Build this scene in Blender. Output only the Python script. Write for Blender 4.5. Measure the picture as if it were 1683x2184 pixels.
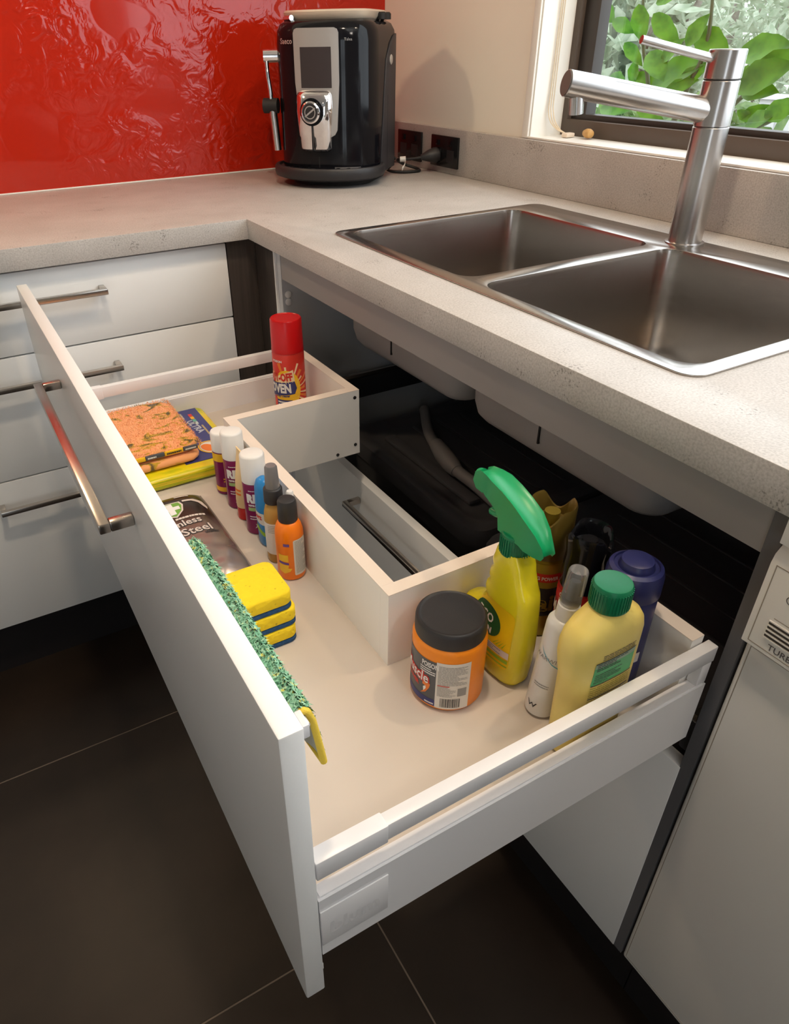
import bpy, bmesh, math, random
from mathutils import Vector, Matrix, Euler
random.seed(7)
R = math.radians
PI = math.pi
scene = bpy.context.scene
for o in list(bpy.data.objects):
    bpy.data.objects.remove(o)

# ------------------------------------------------------------------ camera
cam_d = bpy.data.cameras.new('camera')
cam = bpy.data.objects.new('camera', cam_d)
scene.collection.objects.link(cam)
cam.location = (-1.1260, -1.8501, 1.1715)
cam.rotation_euler = Euler((R(56.57), R(0.854), R(-29.3578)), 'XYZ')
cam_d.sensor_fit = 'HORIZONTAL'
cam_d.sensor_width = 36.0
cam_d.lens = 1509.7454 / 1683 * 36.0
cam_d.shift_x = (841.5 - 755.91) / 1683
cam_d.shift_y = -(1092 - 1083.855) / 1683
cam_d.clip_start = 0.02
scene.camera = cam

# ------------------------------------------------------------------ world, lamps, exposure
world = bpy.data.worlds.new('world')
scene.world = world
world.use_nodes = True
bg = world.node_tree.nodes['Background']
bg.inputs['Color'].default_value = (0.86, 0.94, 1.0, 1)
bg.inputs['Strength'].default_value = 3.5

def lamp(name, kind, loc, power, color, size=0.05, target=None, spot=150, blend=0.6):
    d = bpy.data.lights.new(name, kind)
    d.energy = power
    d.color = color
    if kind == 'SPOT':
        d.shadow_soft_size = size
        d.spot_size = R(spot)
        d.spot_blend = blend
    elif kind == 'POINT':
        d.shadow_soft_size = size
    o = bpy.data.objects.new(name, d)
    scene.collection.objects.link(o)
    o.location = loc
    if target:
        o.rotation_euler = (Vector(target) - Vector(loc)).to_track_quat('-Z', 'Y').to_euler()
    return o
WARM = (1.0, 0.74, 0.47)
lamp('downlight_over_sink', 'SPOT', (-0.10, -1.55, 2.36), 21, WARM, 0.035, (-0.55, -1.25, 0.0), 130)
lamp('downlight_over_bench', 'SPOT', (-0.93, -1.40, 2.36), 36, (1.0, 0.80, 0.58), 0.05, (-0.80, -0.30, 0.9), 130)
lamp('rangehood_lamp', 'SPOT', (-1.25, -0.24, 1.72), 9, WARM, 0.03, (-0.85, -0.16, 0.9), 150)
lamp('downlight_in_room', 'SPOT', (-2.3, -2.6, 2.36), 5, WARM, 0.05, (-2.2, -2.5, 0.0), 150)
lamp('added_aisle_fill', 'SPOT', (-0.75, -2.75, 2.36), 26, (1.0, 0.90, 0.80), 0.14, (-0.85, -1.0, 0.6), 120, 0.7)  # added fill lamp, no known fixture, brightens the left drawer fronts
lamp('bounced_camera_flash', 'SPOT', (-1.25, -2.15, 1.45), 150, (1.0, 0.965, 0.93), 0.04, (-0.50, -2.05, 2.4), 70, 0.8)

def portal(name, loc, rot, sx, sy):
    d = bpy.data.lights.new(name, 'AREA')
    d.shape = 'RECTANGLE'; d.size = sx; d.size_y = sy
    d.cycles.is_portal = True
    o = bpy.data.objects.new(name, d)
    scene.collection.objects.link(o)
    o.location = loc; o.rotation_euler = rot
portal('window_portal', (0.16, -1.7925, 1.61), (0, R(90), 0), 1.20, 2.40)
portal('glass_door_portal', (-3.05, -4.56, 1.1), (R(90), 0, R(0)), 0.9, 2.2)

vs = scene.view_settings
vs.view_transform = 'Standard'
vs.look = 'None'
vs.gamma = 1.0
vs.use_curve_mapping = False
vs.exposure = 0.0
scene.cycles.use_denoising = True
scene.cycles.use_adaptive_sampling = True
scene.cycles.adaptive_threshold = 0.06
scene.cycles.max_bounces = 6
scene.cycles.diffuse_bounces = 4
scene.cycles.glossy_bounces = 4
scene.cycles.transmission_bounces = 6
scene.cycles.caustics_reflective = False
scene.cycles.caustics_refractive = False
scene.cycles.sample_clamp_indirect = 6.0

# ------------------------------------------------------------------ materials
MATS = {}
def newmat(name):
    m = bpy.data.materials.new(name)
    m.use_nodes = True
    MATS[name] = m
    return m, m.node_tree, m.node_tree.nodes['Principled BSDF']

def mat(name, col, rough=0.5, metal=0.0, spec=0.5, coat=0.0, trans=0.0, alpha=1.0, var=0.0, scale=40, bump=0.0, bscale=200, ior=1.45, sub=0.0, emis=None, aniso=0.0):
    m, nt, b = newmat(name)
    b.inputs['Base Color'].default_value = (*col, 1)
    b.inputs['Roughness'].default_value = rough
    b.inputs['Metallic'].default_value = metal
    b.inputs['Specular IOR Level'].default_value = spec
    b.inputs['Coat Weight'].default_value = coat
    b.inputs['Coat Roughness'].default_value = 0.05
    b.inputs['Transmission Weight'].default_value = trans
    b.inputs['IOR'].default_value = ior
    b.inputs['Alpha'].default_value = alpha
    if sub:
        b.inputs['Subsurface Weight'].default_value = sub
        b.inputs['Subsurface Radius'].default_value = (0.01, 0.006, 0.003)
        b.inputs['Subsurface Scale'].default_value = 1.0
    tc = nt.nodes.new('ShaderNodeTexCoord')
    if var:
        n = nt.nodes.new('ShaderNodeTexNoise'); n.inputs['Scale'].default_value = scale; n.inputs['Detail'].default_value = 5
        nt.links.new(tc.outputs['Object'], n.inputs['Vector'])
        r = nt.nodes.new('ShaderNodeValToRGB')
        r.color_ramp.elements[0].position = 0.3; r.color_ramp.elements[1].position = 0.7
        r.color_ramp.elements[0].color = (*[c * (1 - var) for c in col], 1)
        r.color_ramp.elements[1].color = (*[min(1, c * (1 + var)) for c in col], 1)
        nt.links.new(n.outputs['Fac'], r.inputs['Fac'])
        nt.links.new(r.outputs['Color'], b.inputs['Base Color'])
    if bump:
        n2 = nt.nodes.new('ShaderNodeTexNoise'); n2.inputs['Scale'].default_value = bscale; n2.inputs['Detail'].default_value = 3
        nt.links.new(tc.outputs['Object'], n2.inputs['Vector'])
        bp = nt.nodes.new('ShaderNodeBump'); bp.inputs['Strength'].default_value = bump; bp.inputs['Distance'].default_value = 0.002
        nt.links.new(n2.outputs['Fac'], bp.inputs['Height'])
        nt.links.new(bp.outputs['Normal'], b.inputs['Normal'])
    return m

def ramp(nt, pts, interp='LINEAR'):
    r = nt.nodes.new('ShaderNodeValToRGB')
    cr = r.color_ramp
    cr.interpolation = interp
    while len(cr.elements) > 1:
        cr.elements.remove(cr.elements[-1])
    cr.elements[0].position = pts[0][0]; cr.elements[0].color = (*pts[0][1], 1)
    for p, c in pts[1:]:
        e = cr.elements.new(p); e.color = (*c, 1)
    return r

white = mat('white_polyurethane', (0.89, 0.89, 0.88), 0.32, bump=0.03, bscale=400)
white2 = mat('white_melamine', (0.87, 0.85, 0.815), 0.4, var=0.02, scale=8)
base_board = mat('cream_base_board', (0.60, 0.535, 0.47), 0.45, var=0.02, scale=8)
board_edge = mat('melamine_edge', (0.80, 0.70, 0.61), 0.5)
steel_white = mat('white_powder_coat', (0.80, 0.79, 0.80), 0.3)
paint = mat('wall_paint', (0.82, 0.765, 0.67), 0.7, var=0.02, scale=3, bump=0.08, bscale=300)
ceil_paint = mat('ceiling_paint', (0.85, 0.85, 0.83), 0.8)
trim_paint = mat('trim_paint', (0.86, 0.84, 0.79), 0.4)
nickel = mat('satin_nickel', (0.55, 0.50, 0.45), 0.22, 1.0)
chrome = mat('chrome', (0.80, 0.80, 0.82), 0.07, 1.0)
black_gloss = mat('black_gloss_plastic', (0.006, 0.006, 0.008), 0.10, spec=0.28)
black_matte = mat('black_plastic', (0.022, 0.021, 0.023), 0.45, bump=0.05, bscale=600)
side_grey = mat('charcoal_plastic', (0.030, 0.028, 0.032), 0.5, bump=0.06, bscale=700)
black_rubber = mat('black_rubber', (0.012, 0.012, 0.012), 0.6)
dark_frame = mat('dark_window_frame', (0.035, 0.028, 0.024), 0.45)
bronze_frame = mat('bronze_window_frame', (0.085, 0.062, 0.048), 0.5)
kick_mat = mat('dark_kickboard', (0.016, 0.014, 0.015), 0.4)
int_grey = mat('grey_cabinet_interior', (0.55, 0.57, 0.60), 0.45)
dark_int = mat('dark_edge_and_gap_shade', (0.13, 0.127, 0.133), 0.5)
apron_mat = mat('grey_apron', (0.33, 0.31, 0.30), 0.5)
sink_under = mat('grey_sink_underside', (0.36, 0.33, 0.31), 0.7, bump=0.15, bscale=500)
bin_black = mat('black_bin_plastic', (0.095, 0.095, 0.105), 0.34, bump=0.05, bscale=300)
hose_grey = mat('grey_hose', (0.26, 0.25, 0.25), 0.5)
grout = mat('grout', (0.22, 0.17, 0.13), 0.8)

def m_tile():
    m, nt, b = newmat('brown_floor_tile')
    tc = nt.nodes.new('ShaderNodeTexCoord')
    n = nt.nodes.new('ShaderNodeTexNoise'); n.inputs['Scale'].default_value = 6; n.inputs['Detail'].default_value = 6
    nt.links.new(tc.outputs['Object'], n.inputs['Vector'])
    r = ramp(nt, [(0.3, (0.019, 0.0125, 0.0085)), (0.7, (0.036, 0.024, 0.0165))])
    nt.links.new(n.outputs['Fac'], r.inputs['Fac'])
    nt.links.new(r.outputs['Color'], b.inputs['Base Color'])
    b.inputs['Roughness'].default_value = 0.40
    b.inputs['Specular IOR Level'].default_value = 0.35
    n2 = nt.nodes.new('ShaderNodeTexNoise'); n2.inputs['Scale'].default_value = 60; n2.inputs['Detail'].default_value = 3
    nt.links.new(tc.outputs['Object'], n2.inputs['Vector'])
    bp = nt.nodes.new('ShaderNodeBump'); bp.inputs['Strength'].default_value = 0.06; bp.inputs['Distance'].default_value = 0.002
    nt.links.new(n2.outputs['Fac'], bp.inputs['Height']); nt.links.new(bp.outputs['Normal'], b.inputs['Normal'])
    return m
tile_mat = m_tile()

def m_stone(name, c0, c1, speck):
    m, nt, b = newmat(name)
    tc = nt.nodes.new('ShaderNodeTexCoord')
    n = nt.nodes.new('ShaderNodeTexNoise'); n.inputs['Scale'].default_value = 9; n.inputs['Detail'].default_value = 8; n.inputs['Roughness'].default_value = 0.65
    nt.links.new(tc.outputs['Object'], n.inputs['Vector'])
    r = ramp(nt, [(0.3, c0), (0.7, c1)])
    nt.links.new(n.outputs['Fac'], r.inputs['Fac'])
    v = nt.nodes.new('ShaderNodeTexNoise'); v.inputs['Scale'].default_value = 330; v.inputs['Detail'].default_value = 2
    nt.links.new(tc.outputs['Object'], v.inputs['Vector'])
    g = nt.nodes.new('ShaderNodeTexNoise'); g.inputs['Scale'].default_value = 22; g.inputs['Detail'].default_value = 2
    nt.links.new(tc.outputs['Object'], g.inputs['Vector'])
    mul = nt.nodes.new('ShaderNodeMath'); mul.operation = 'MULTIPLY'
    nt.links.new(v.outputs['Fac'], mul.inputs[0]); nt.links.new(g.outputs['Fac'], mul.inputs[1])
    r2 = ramp(nt, [(0.375, (0, 0, 0)), (0.44, (0.8, 0.8, 0.8))])
    nt.links.new(mul.outputs[0], r2.inputs['Fac'])
    fg = nt.nodes.new('ShaderNodeTexNoise'); fg.inputs['Scale'].default_value = 420; fg.inputs['Detail'].default_value = 2
    nt.links.new(tc.outputs['Object'], fg.inputs['Vector'])
    fr_ = ramp(nt, [(0.30, (0.80, 0.79, 0.78)), (0.62, (1.06, 1.06, 1.06))])
    nt.links.new(fg.outputs['Fac'], fr_.inputs['Fac'])
    mg = nt.nodes.new('ShaderNodeMixRGB'); mg.blend_type = 'MULTIPLY'; mg.inputs['Fac'].default_value = 1.0
    nt.links.new(r.outputs['Color'], mg.inputs['Color1']); nt.links.new(fr_.outputs['Color'], mg.inputs['Color2'])
    mix = nt.nodes.new('ShaderNodeMixRGB'); mix.blend_type = 'MIX'
    nt.links.new(r2.outputs['Color'], mix.inputs['Fac'])
    nt.links.new(mg.outputs['Color'], mix.inputs['Color1']); mix.inputs['Color2'].default_value = (*speck, 1)
    nt.links.new(mix.outputs['Color'], b.inputs['Base Color'])
    b.inputs['Roughness'].default_value = 0.42
    return m
stone = m_stone('grey_concrete_stone', (0.45, 0.425, 0.40), (0.545, 0.515, 0.49), (0.20, 0.18, 0.16))

def m_red():
    m, nt, b = newmat('red_rippled_glass')
    b.inputs['Base Color'].default_value = (0.44, 0.017, 0.005, 1)
    b.inputs['Roughness'].default_value = 0.10
    b.inputs['Coat Weight'].default_value = 0.15
    b.inputs['Specular IOR Level'].default_value = 0.4
    b.inputs['Coat Roughness'].default_value = 0.03
    tc = nt.nodes.new('ShaderNodeTexCoord')
    n = nt.nodes.new('ShaderNodeTexNoise'); n.inputs['Scale'].default_value = 26; n.inputs['Detail'].default_value = 2.5; n.inputs['Distortion'].default_value = 1.2
    nt.links.new(tc.outputs['Object'], n.inputs['Vector'])
    g = nt.nodes.new('ShaderNodeTexNoise'); g.inputs['Scale'].default_value = 4.0; g.inputs['Detail'].default_value = 2
    nt.links.new(tc.outputs['Object'], g.inputs['Vector'])
    r = ramp(nt, [(0.42, (0, 0, 0)), (0.58, (1, 1, 1))])
    nt.links.new(g.outputs['Fac'], r.inputs['Fac'])
    mul = nt.nodes.new('ShaderNodeMath'); mul.operation = 'MULTIPLY'
    nt.links.new(n.outputs['Fac'], mul.inputs[0]); nt.links.new(r.outputs['Color'], mul.inputs[1])
    bp = nt.nodes.new('ShaderNodeBump'); bp.inputs['Strength'].default_value = 0.45; bp.inputs['Distance'].default_value = 0.012
    nt.links.new(mul.outputs[0], bp.inputs['Height'])
    nt.links.new(bp.outputs['Normal'], b.inputs['Normal']); nt.links.new(bp.outputs['Normal'], b.inputs['Coat Normal'])
    return m
red_glass = m_red()

def m_brushed(name, col, rough, sc):
    m, nt, b = newmat(name)
    b.inputs['Base Color'].default_value = (*col, 1)
    b.inputs['Metallic'].default_value = 1.0
    tc = nt.nodes.new('ShaderNodeTexCoord')
    mp = nt.nodes.new('ShaderNodeMapping'); mp.inputs['Scale'].default_value = sc
    n = nt.nodes.new('ShaderNodeTexNoise'); n.inputs['Scale'].default_value = 40; n.inputs['Detail'].default_value = 4
    nt.links.new(tc.outputs['Object'], mp.inputs['Vector']); nt.links.new(mp.outputs['Vector'], n.inputs['Vector'])
    mr = nt.nodes.new('ShaderNodeMapRange'); mr.inputs['To Min'].default_value = rough - 0.03; mr.inputs['To Max'].default_value = rough + 0.03
    nt.links.new(n.outputs['Fac'], mr.inputs['Value']); nt.links.new(mr.outputs['Result'], b.inputs['Roughness'])
    bp = nt.nodes.new('ShaderNodeBump'); bp.inputs['Strength'].default_value = 0.012; bp.inputs['Distance'].default_value = 0.0005
    nt.links.new(n.outputs['Fac'], bp.inputs['Height']); nt.links.new(bp.outputs['Normal'], b.inputs['Normal'])
    return m
steel = m_brushed('brushed_stainless', (0.46, 0.425, 0.39), 0.24, (1, 1, 12))
steel_tap = m_brushed('brushed_tap_steel', (0.56, 0.54, 0.53), 0.25, (1, 1, 30))

def m_wood():
    m, nt, b = newmat('dark_timber_filler')
    tc = nt.nodes.new('ShaderNodeTexCoord')
    mp = nt.nodes.new('ShaderNodeMapping'); mp.inputs['Scale'].default_value = (60, 60, 2)
    n = nt.nodes.new('ShaderNodeTexNoise'); n.inputs['Scale'].default_value = 3; n.inputs['Detail'].default_value = 4
    nt.links.new(tc.outputs['Object'], mp.inputs['Vector']); nt.links.new(mp.outputs['Vector'], n.inputs['Vector'])
    r = ramp(nt, [(0.3, (0.045, 0.035, 0.030)), (0.7, (0.075, 0.058, 0.048))])
    nt.links.new(n.outputs['Fac'], r.inputs['Fac']); nt.links.new(r.outputs['Color'], b.inputs['Base Color'])
    b.inputs['Roughness'].default_value = 0.45
    return m
dark_wood = m_wood()

# ------------------------------------------------------------------ helpers
COL = scene.collection
def link(o, parent=None):
    COL.objects.link(o)
    if parent is not None:
        o.parent = parent
        o.matrix_parent_inverse = parent_world(parent).inverted()
    return o
def parent_world(o):
    m = o.matrix_basis.copy()
    if o.parent is not None:
        m = parent_world(o.parent) @ o.matrix_parent_inverse @ m
    return m
def tag(o, label=None, cat=None, group=None, kind=None):
    if label: o['label'] = label
    if cat: o['category'] = cat
    if group: o['group'] = group
    if kind: o['kind'] = kind
    return o
def thing(name, loc, label, cat, group=None, kind=None):
    o = bpy.data.objects.new(name, None)
    o.empty_display_size = 0.02
    o.location = loc
    COL.objects.link(o)
    return tag(o, label, cat, group, kind)
def mesh(name, verts, faces, m, parent=None, smooth=False, angle=None, mats=None, fm=None):
    me = bpy.data.meshes.new(name)
    me.from_pydata([tuple(v) for v in verts], [], faces)
    me.update()
    if mats:
        for k in mats: me.materials.append(k)
        if fm:
            me.polygons.foreach_set('material_index', fm)
    elif m: me.materials.append(m)
    if smooth:
        me.polygons.foreach_set('use_smooth', [True] * len(me.polygons))
        if angle: me.set_sharp_from_angle(angle=R(angle))
    o = bpy.data.objects.new(name, me)
    return link(o, parent)
def from_bm(name, bm, m, parent=None, smooth=False, angle=40):
    bmesh.ops.recalc_face_normals(bm, faces=bm.faces[:])
    me = bpy.data.meshes.new(name)
    bm.to_mesh(me); bm.free()
    if m: me.materials.append(m)
    if smooth:
        me.polygons.foreach_set('use_smooth', [True] * len(me.polygons))
        me.set_sharp_from_angle(angle=R(angle))
    o = bpy.data.objects.new(name, me)
    return link(o, parent)
def add_box(bm, x0, x1, y0, y1, z0, z1):
    vs_ = [bm.verts.new(p) for p in [(x0,y0,z0),(x1,y0,z0),(x1,y1,z0),(x0,y1,z0),(x0,y0,z1),(x1,y0,z1),(x1,y1,z1),(x0,y1,z1)]]
    for f in [(0,3,2,1),(4,5,6,7),(0,1,5,4),(1,2,6,5),(2,3,7,6),(3,0,4,7)]:
        bm.faces.new([vs_[i] for i in f])
def box(name, x0, x1, y0, y1, z0, z1, m, parent=None, bev=0.0, seg=2):
    bm = bmesh.new()
    add_box(bm, min(x0,x1), max(x0,x1), min(y0,y1), max(y0,y1), min(z0,z1), max(z0,z1))
    if bev:
        bmesh.ops.bevel(bm, geom=bm.edges[:], offset=bev, segments=seg, profile=0.5, affect='EDGES')
    return from_bm(name, bm, m, parent, smooth=bool(bev), angle=35)
def lathe_data(profile, seg=40, c=(0, 0, 0)):
    V, F = [], []
    for r, z in profile:
        for i in range(seg):
            a = 2 * PI * i / seg
            V.append((c[0] + r * math.cos(a), c[1] + r * math.sin(a), c[2] + z))
    n = len(profile)
    for j in range(n - 1):
        for i in range(seg):
            k = (i + 1) % seg
            F.append((j*seg+i, j*seg+k, (j+1)*seg+k, (j+1)*seg+i))
    F.append(tuple(range(seg - 1, -1, -1)))
    F.append(tuple((n-1)*seg + i for i in range(seg)))
    return V, F
def lathe(name, profile, c, m, parent=None, seg=40, angle=40):
    V, F = lathe_data(profile, seg, c)
    return mesh(name, V, F, m, parent, True, angle)
def tube_data(path, rad, seg=10, close=False):
    pts = [Vector(p) for p in path]
    V, F = [], []
    up = Vector((0, 0, 1))
    prev = None
    for i, p in enumerate(pts):
        t = (pts[min(i+1, len(pts)-1)] - pts[max(i-1, 0)]).normalized()
        if prev is None:
            a = t.cross(up)
            if a.length < 1e-3: a = t.cross(Vector((1, 0, 0)))
        else:
            a = prev - t * prev.dot(t)
        a.normalize(); prev = a
        b = t.cross(a).normalized()
        r = rad[i] if isinstance(rad, (list, tuple)) else rad
        for k in range(seg):
            an = 2 * PI * k / seg
            V.append(p + a * (r * math.cos(an)) + b * (r * math.sin(an)))
    for i in range(len(pts) - 1):
        for k in range(seg):
            l = (k + 1) % seg
            F.append((i*seg+k, i*seg+l, (i+1)*seg+l, (i+1)*seg+k))
    F.append(tuple(range(seg - 1, -1, -1)))
    F.append(tuple((len(pts)-1)*seg + k for k in range(seg)))
    return V, F
def tube(name, path, rad, m, parent=None, seg=10, angle=50):
    V, F = tube_data(path, rad, seg)
    bm = bmesh.new()
    vv = [bm.verts.new(v) for v in V]
    for f in F: bm.faces.new([vv[i] for i in f])
    return from_bm(name, bm, m, parent, True, angle)
def bez(pts, n=8):
    """Catmull-Rom through pts"""
    P = [Vector(p) for p in pts]
    P = [P[0]*2 - P[1]] + P + [P[-1]*2 - P[-2]]
    out = []
    for i in range(1, len(P) - 2):
        for k in range(n):
            t = k / n
            a, b, c, d = P[i-1], P[i], P[i+1], P[i+2]
            out.append(0.5 * ((2*b) + (c - a)*t + (2*a - 5*b + 4*c - d)*t*t + (3*b - a - 3*c + d)*t**3))
    out.append(P[-2])
    return out
def rr(x0, x1, y0, y1, r, n=5):
    pts = []
    for cx, cy, a0 in [(x1-r, y0+r, -90), (x1-r, y1-r, 0), (x0+r, y1-r, 90), (x0+r, y0+r, 180)]:
        for i in range(n + 1):
            a = R(a0 + 90*i/n)
            pts.append((cx + r*math.cos(a), cy + r*math.sin(a)))
    return pts
def fill2d(loops):
    """triangulated 2D fill with holes -> verts, faces"""
    cu = bpy.data.curves.new('tmp', 'CURVE'); cu.dimensions = '2D'; cu.fill_mode = 'BOTH'
    for lp in loops:
        s = cu.splines.new('POLY'); s.points.add(len(lp) - 1)
        for p, q in zip(s.points, lp): p.co = (q[0], q[1], 0, 1)
        s.use_cyclic_u = True
    o = bpy.data.objects.new('tmp', cu); COL.objects.link(o)
    me = o.to_mesh()
    V = [tuple(v.co) for v in me.vertices]; F = [tuple(p.vertices) for p in me.polygons]
    o.to_mesh_clear(); bpy.data.objects.remove(o); bpy.data.curves.remove(cu)
    bm = bmesh.new()
    vv = [bm.verts.new((v[0], v[1], 0)) for v in V]
    for f in F:
        try: bm.faces.new([vv[i] for i in f])
        except ValueError: pass
    bmesh.ops.remove_doubles(bm, verts=bm.verts[:], dist=1e-6)
    bm.normal_update()
    for f in bm.faces:
        if f.normal.z < 0: f.normal_flip()
    return bm
def plate(name, loops, lo, hi, m, parent=None, axis='z', bev=0.0):
    """2D loops extruded between lo and hi along an axis (2D coords are the other two axes in order)"""
    bm = fill2d(loops)
    bmesh.ops.dissolve_limit(bm, angle_limit=R(0.5), verts=bm.verts[:], edges=bm.edges[:])
    r = bmesh.ops.extrude_face_region(bm, geom=bm.faces[:])
    for v in [g for g in r['geom'] if isinstance(g, bmesh.types.BMVert)]: v.co.z = 1
    for v in bm.verts:
        u, w, t = v.co.x, v.co.y, v.co.z
        d = lo + (hi - lo) * t
        v.co = {'z': (u, w, d), 'x': (d, u, w), 'y': (u, d, w)}[axis]
    bmesh.ops.recalc_face_normals(bm, faces=bm.faces[:])
    if bev:
        ed = [e for e in bm.edges if len(e.link_faces) == 2 and e.calc_face_angle(0) > R(50)]
        bmesh.ops.bevel(bm, geom=ed, offset=bev, segments=2, profile=0.5, affect='EDGES')
    return from_bm(name, bm, m, parent, True, 30)
TEXTC = {}
def text2d(s, size=1.0, bold=0.0, align='LEFT', sx=1.0, shear=0.0):
    cu = bpy.data.curves.new('tmp', 'FONT'); cu.body = s; cu.size = size; cu.align_x = align
    cu.resolution_u = 2; cu.offset = bold; cu.shear = shear
    o = bpy.data.objects.new('tmp', cu); COL.objects.link(o)
    bpy.context.view_layer.update()
    me = o.to_mesh()
    V = [(v.co.x * sx, v.co.y) for v in me.vertices]; F = [tuple(p.vertices) for p in me.polygons]
    o.to_mesh_clear(); bpy.data.objects.remove(o); bpy.data.curves.remove(cu)
    return V, F
def grid2d(x0, x1, y0, y1, nx, ny):
    V = [(x0 + (x1-x0)*i/nx, y0 + (y1-y0)*j/ny) for j in range(ny+1) for i in range(nx+1)]
    F = [(j*(nx+1)+i, j*(nx+1)+i+1, (j+1)*(nx+1)+i+1, (j+1)*(nx+1)+i) for j in range(ny) for i in range(nx)]
    return V, F
def poly2d(loops, cut=0.0):
    bm = fill2d(loops)
    if cut:
        for _ in range(3):
            ed = [e for e in bm.edges if e.calc_length() > cut]
            if not ed: break
            bmesh.ops.subdivide_edges(bm, edges=ed, cuts=1)
            bmesh.ops.triangulate(bm, faces=bm.faces[:])
    bm.verts.ensure_lookup_table()
    bm.verts.index_update()
    V = [(v.co.x, v.co.y) for v in bm.verts]; F = [tuple(v.index for v in f.verts) for f in bm.faces]
    bm.free()
    return V, F
def ell(cx, cy, rx, ry, n=24, rot=0):
    return [(cx + rx*math.cos(a)*math.cos(rot) - ry*math.sin(a)*math.sin(rot), cy + rx*math.cos(a)*math.sin(rot) + ry*math.sin(a)*math.cos(rot)) for a in [2*PI*i/n for i in range(n)]]
def merge2d(items):
    V, F = [], []
    for v, f in items:
        k = len(V); V += v; F += [tuple(i + k for i in q) for q in f]
    return V, F
def shift(vf, dx, dy, rot=0.0, s=1.0):
    c, sn = math.cos(rot), math.sin(rot)
    return [((x*c - y*sn)*s + dx, (x*sn + y*c)*s + dy) for x, y in vf[0]], vf[1]
def decal(name, vf, S, m, parent, off=0.0003):
    V = [S(u, v, off) for u, v in vf[0]]
    return mesh(name, V, vf[1], m, parent, True)
def lines2d(x0, x1, y0, y1, n, fill=0.5, seed=1, seg=4):
    rnd = random.Random(seed)
    items = []
    h = (y1 - y0) / n
    for i in range(n):
        y = y1 - (i + 0.5) * h
        e = x1 if rnd.random() > 0.35 else x0 + (x1 - x0) * rnd.uniform(0.5, 0.95)
        x = x0
        while x < e - 1e-5:
            w = min((x1 - x0) * rnd.uniform(0.06, 0.16), e - x)
            items.append(grid2d(x, x + w * 0.88, y - h*fill/2, y + h*fill/2, 1, 1))
            x += w
    return merge2d(items)
def cylmap(c, rf, a0):
    """u: arc length to the right of angle a0 seen from outside, v: height above base"""
    def S(u, v, off):
        r = rf(v) if callable(rf) else rf
        a = a0 + u / r
        return (c[0] + (r + off) * math.cos(a), c[1] + (r + off) * math.sin(a), c[2] + v)
    return S
def toward_cam(c):
    return math.atan2(cam.location.y - c[1], cam.location.x - c[0])
def interp(tab, z):
    if z <= tab[0][0]: return tab[0][1:]
    for a, b in zip(tab, tab[1:]):
        if a[0] <= z <= b[0]:
            t = (z - a[0]) / max(1e-9, b[0] - a[0])
            return tuple(p + (q - p) * t for p, q in zip(a[1:], b[1:]))
    return tab[-1][1:]
class Loft:
    """superellipse sections (z, cx, cy, rx, ry, n)"""
    def __init__(s, sections, seg=36): s.t = sections; s.seg = seg
    def build(s, name, m, parent, angle=45):
        V, F = [], []
        for z, cx, cy, rx, ry, n in s.t:
            for i in range(s.seg):
                a = 2*PI*i/s.seg
                co, si = math.cos(a), math.sin(a)
                V.append((cx + rx*math.copysign(abs(co)**(2/n), co), cy + ry*math.copysign(abs(si)**(2/n), si), z))
        k = len(s.t); g = s.seg
        for j in range(k-1):
            for i in range(g):
                l = (i+1) % g
                F.append((j*g+i, j*g+l, (j+1)*g+l, (j+1)*g+i))
        F.append(tuple(range(g-1, -1, -1))); F.append(tuple((k-1)*g+i for i in range(g)))
        return mesh(name, V, F, m, parent, True, angle)
    def negx(s, y, z, off):
        cx, cy, rx, ry, n = interp(s.t, z)
        t = min(0.999, abs((y - cy) / ry))
        return (cx - rx * (1 - t**n)**(1/n) - off, y, z)
    def negy(s, x, z, off):
        cx, cy, rx, ry, n = interp(s.t, z)
        t = min(0.999, abs((x - cx) / rx))
        return (x, cy - ry * (1 - t**n)**(1/n) - off, z)

H = 0.90          # worktop
TH = 0.036
CX, CY = -0.624, -0.543

# ------------------------------------------------------------------ room shell
floor = tag(box('floor', -4.2, 0.0, -4.6, 0.0, -0.10, -0.0007, grout), kind='structure')
tx = [-4.2, -3.706, -3.13, -2.554, -1.978, -1.402, -0.826, -0.25, 0.0]
ty = [-4.6, -4.245, -3.665, -3.085, -2.505, -1.925, -1.352, -0.780, -0.2, 0.0]
for i in range(len(tx)-1):
    for j in range(len(ty)-1):
        box('tile', tx[i]+0.0012, tx[i+1]-0.0012, ty[j]+0.0012, ty[j+1]-0.0012, -0.004, 0.0, tile_mat, floor, 0.0006, 1)
tag(box('wall_back', -4.2, 0.14, 0.0, 0.12, 0.0, 2.4, paint), kind='structure')
WY0, WY1, WZ0, WZ1 = -3.00, -0.585, 0.998, 2.22
tag(plate('wall_right', [[(-4.6, 0), (0, 0), (0, 2.4), (-4.6, 2.4)], [(WY0, WZ0), (WY0, WZ1), (WY1, WZ1), (WY1, WZ0)]], 0.0, 0.14, paint, axis='x'), kind='structure')
tag(box('wall_left', -4.32, -4.2, -4.6, 0.12, 0.0, 2.4, paint), kind='structure')
tag(plate('wall_front', [[(-4.32, 0), (0.14, 0), (0.14, 2.4), (-4.32, 2.4)], [(-3.5, 0.02), (-3.5, 2.2), (-2.6, 2.2), (-2.6, 0.02)]], -4.72, -4.6, paint, axis='y'), kind='structure')
tag(box('ceiling', -4.32, 0.14, -4.72, 0.12, 2.4, 2.5, ceil_paint), kind='structure')
gd = tag(bpy.data.objects.new('door_1', None), kind='structure'); COL.objects.link(gd); gd.location = (-3.05, -4.66, 0)
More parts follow.
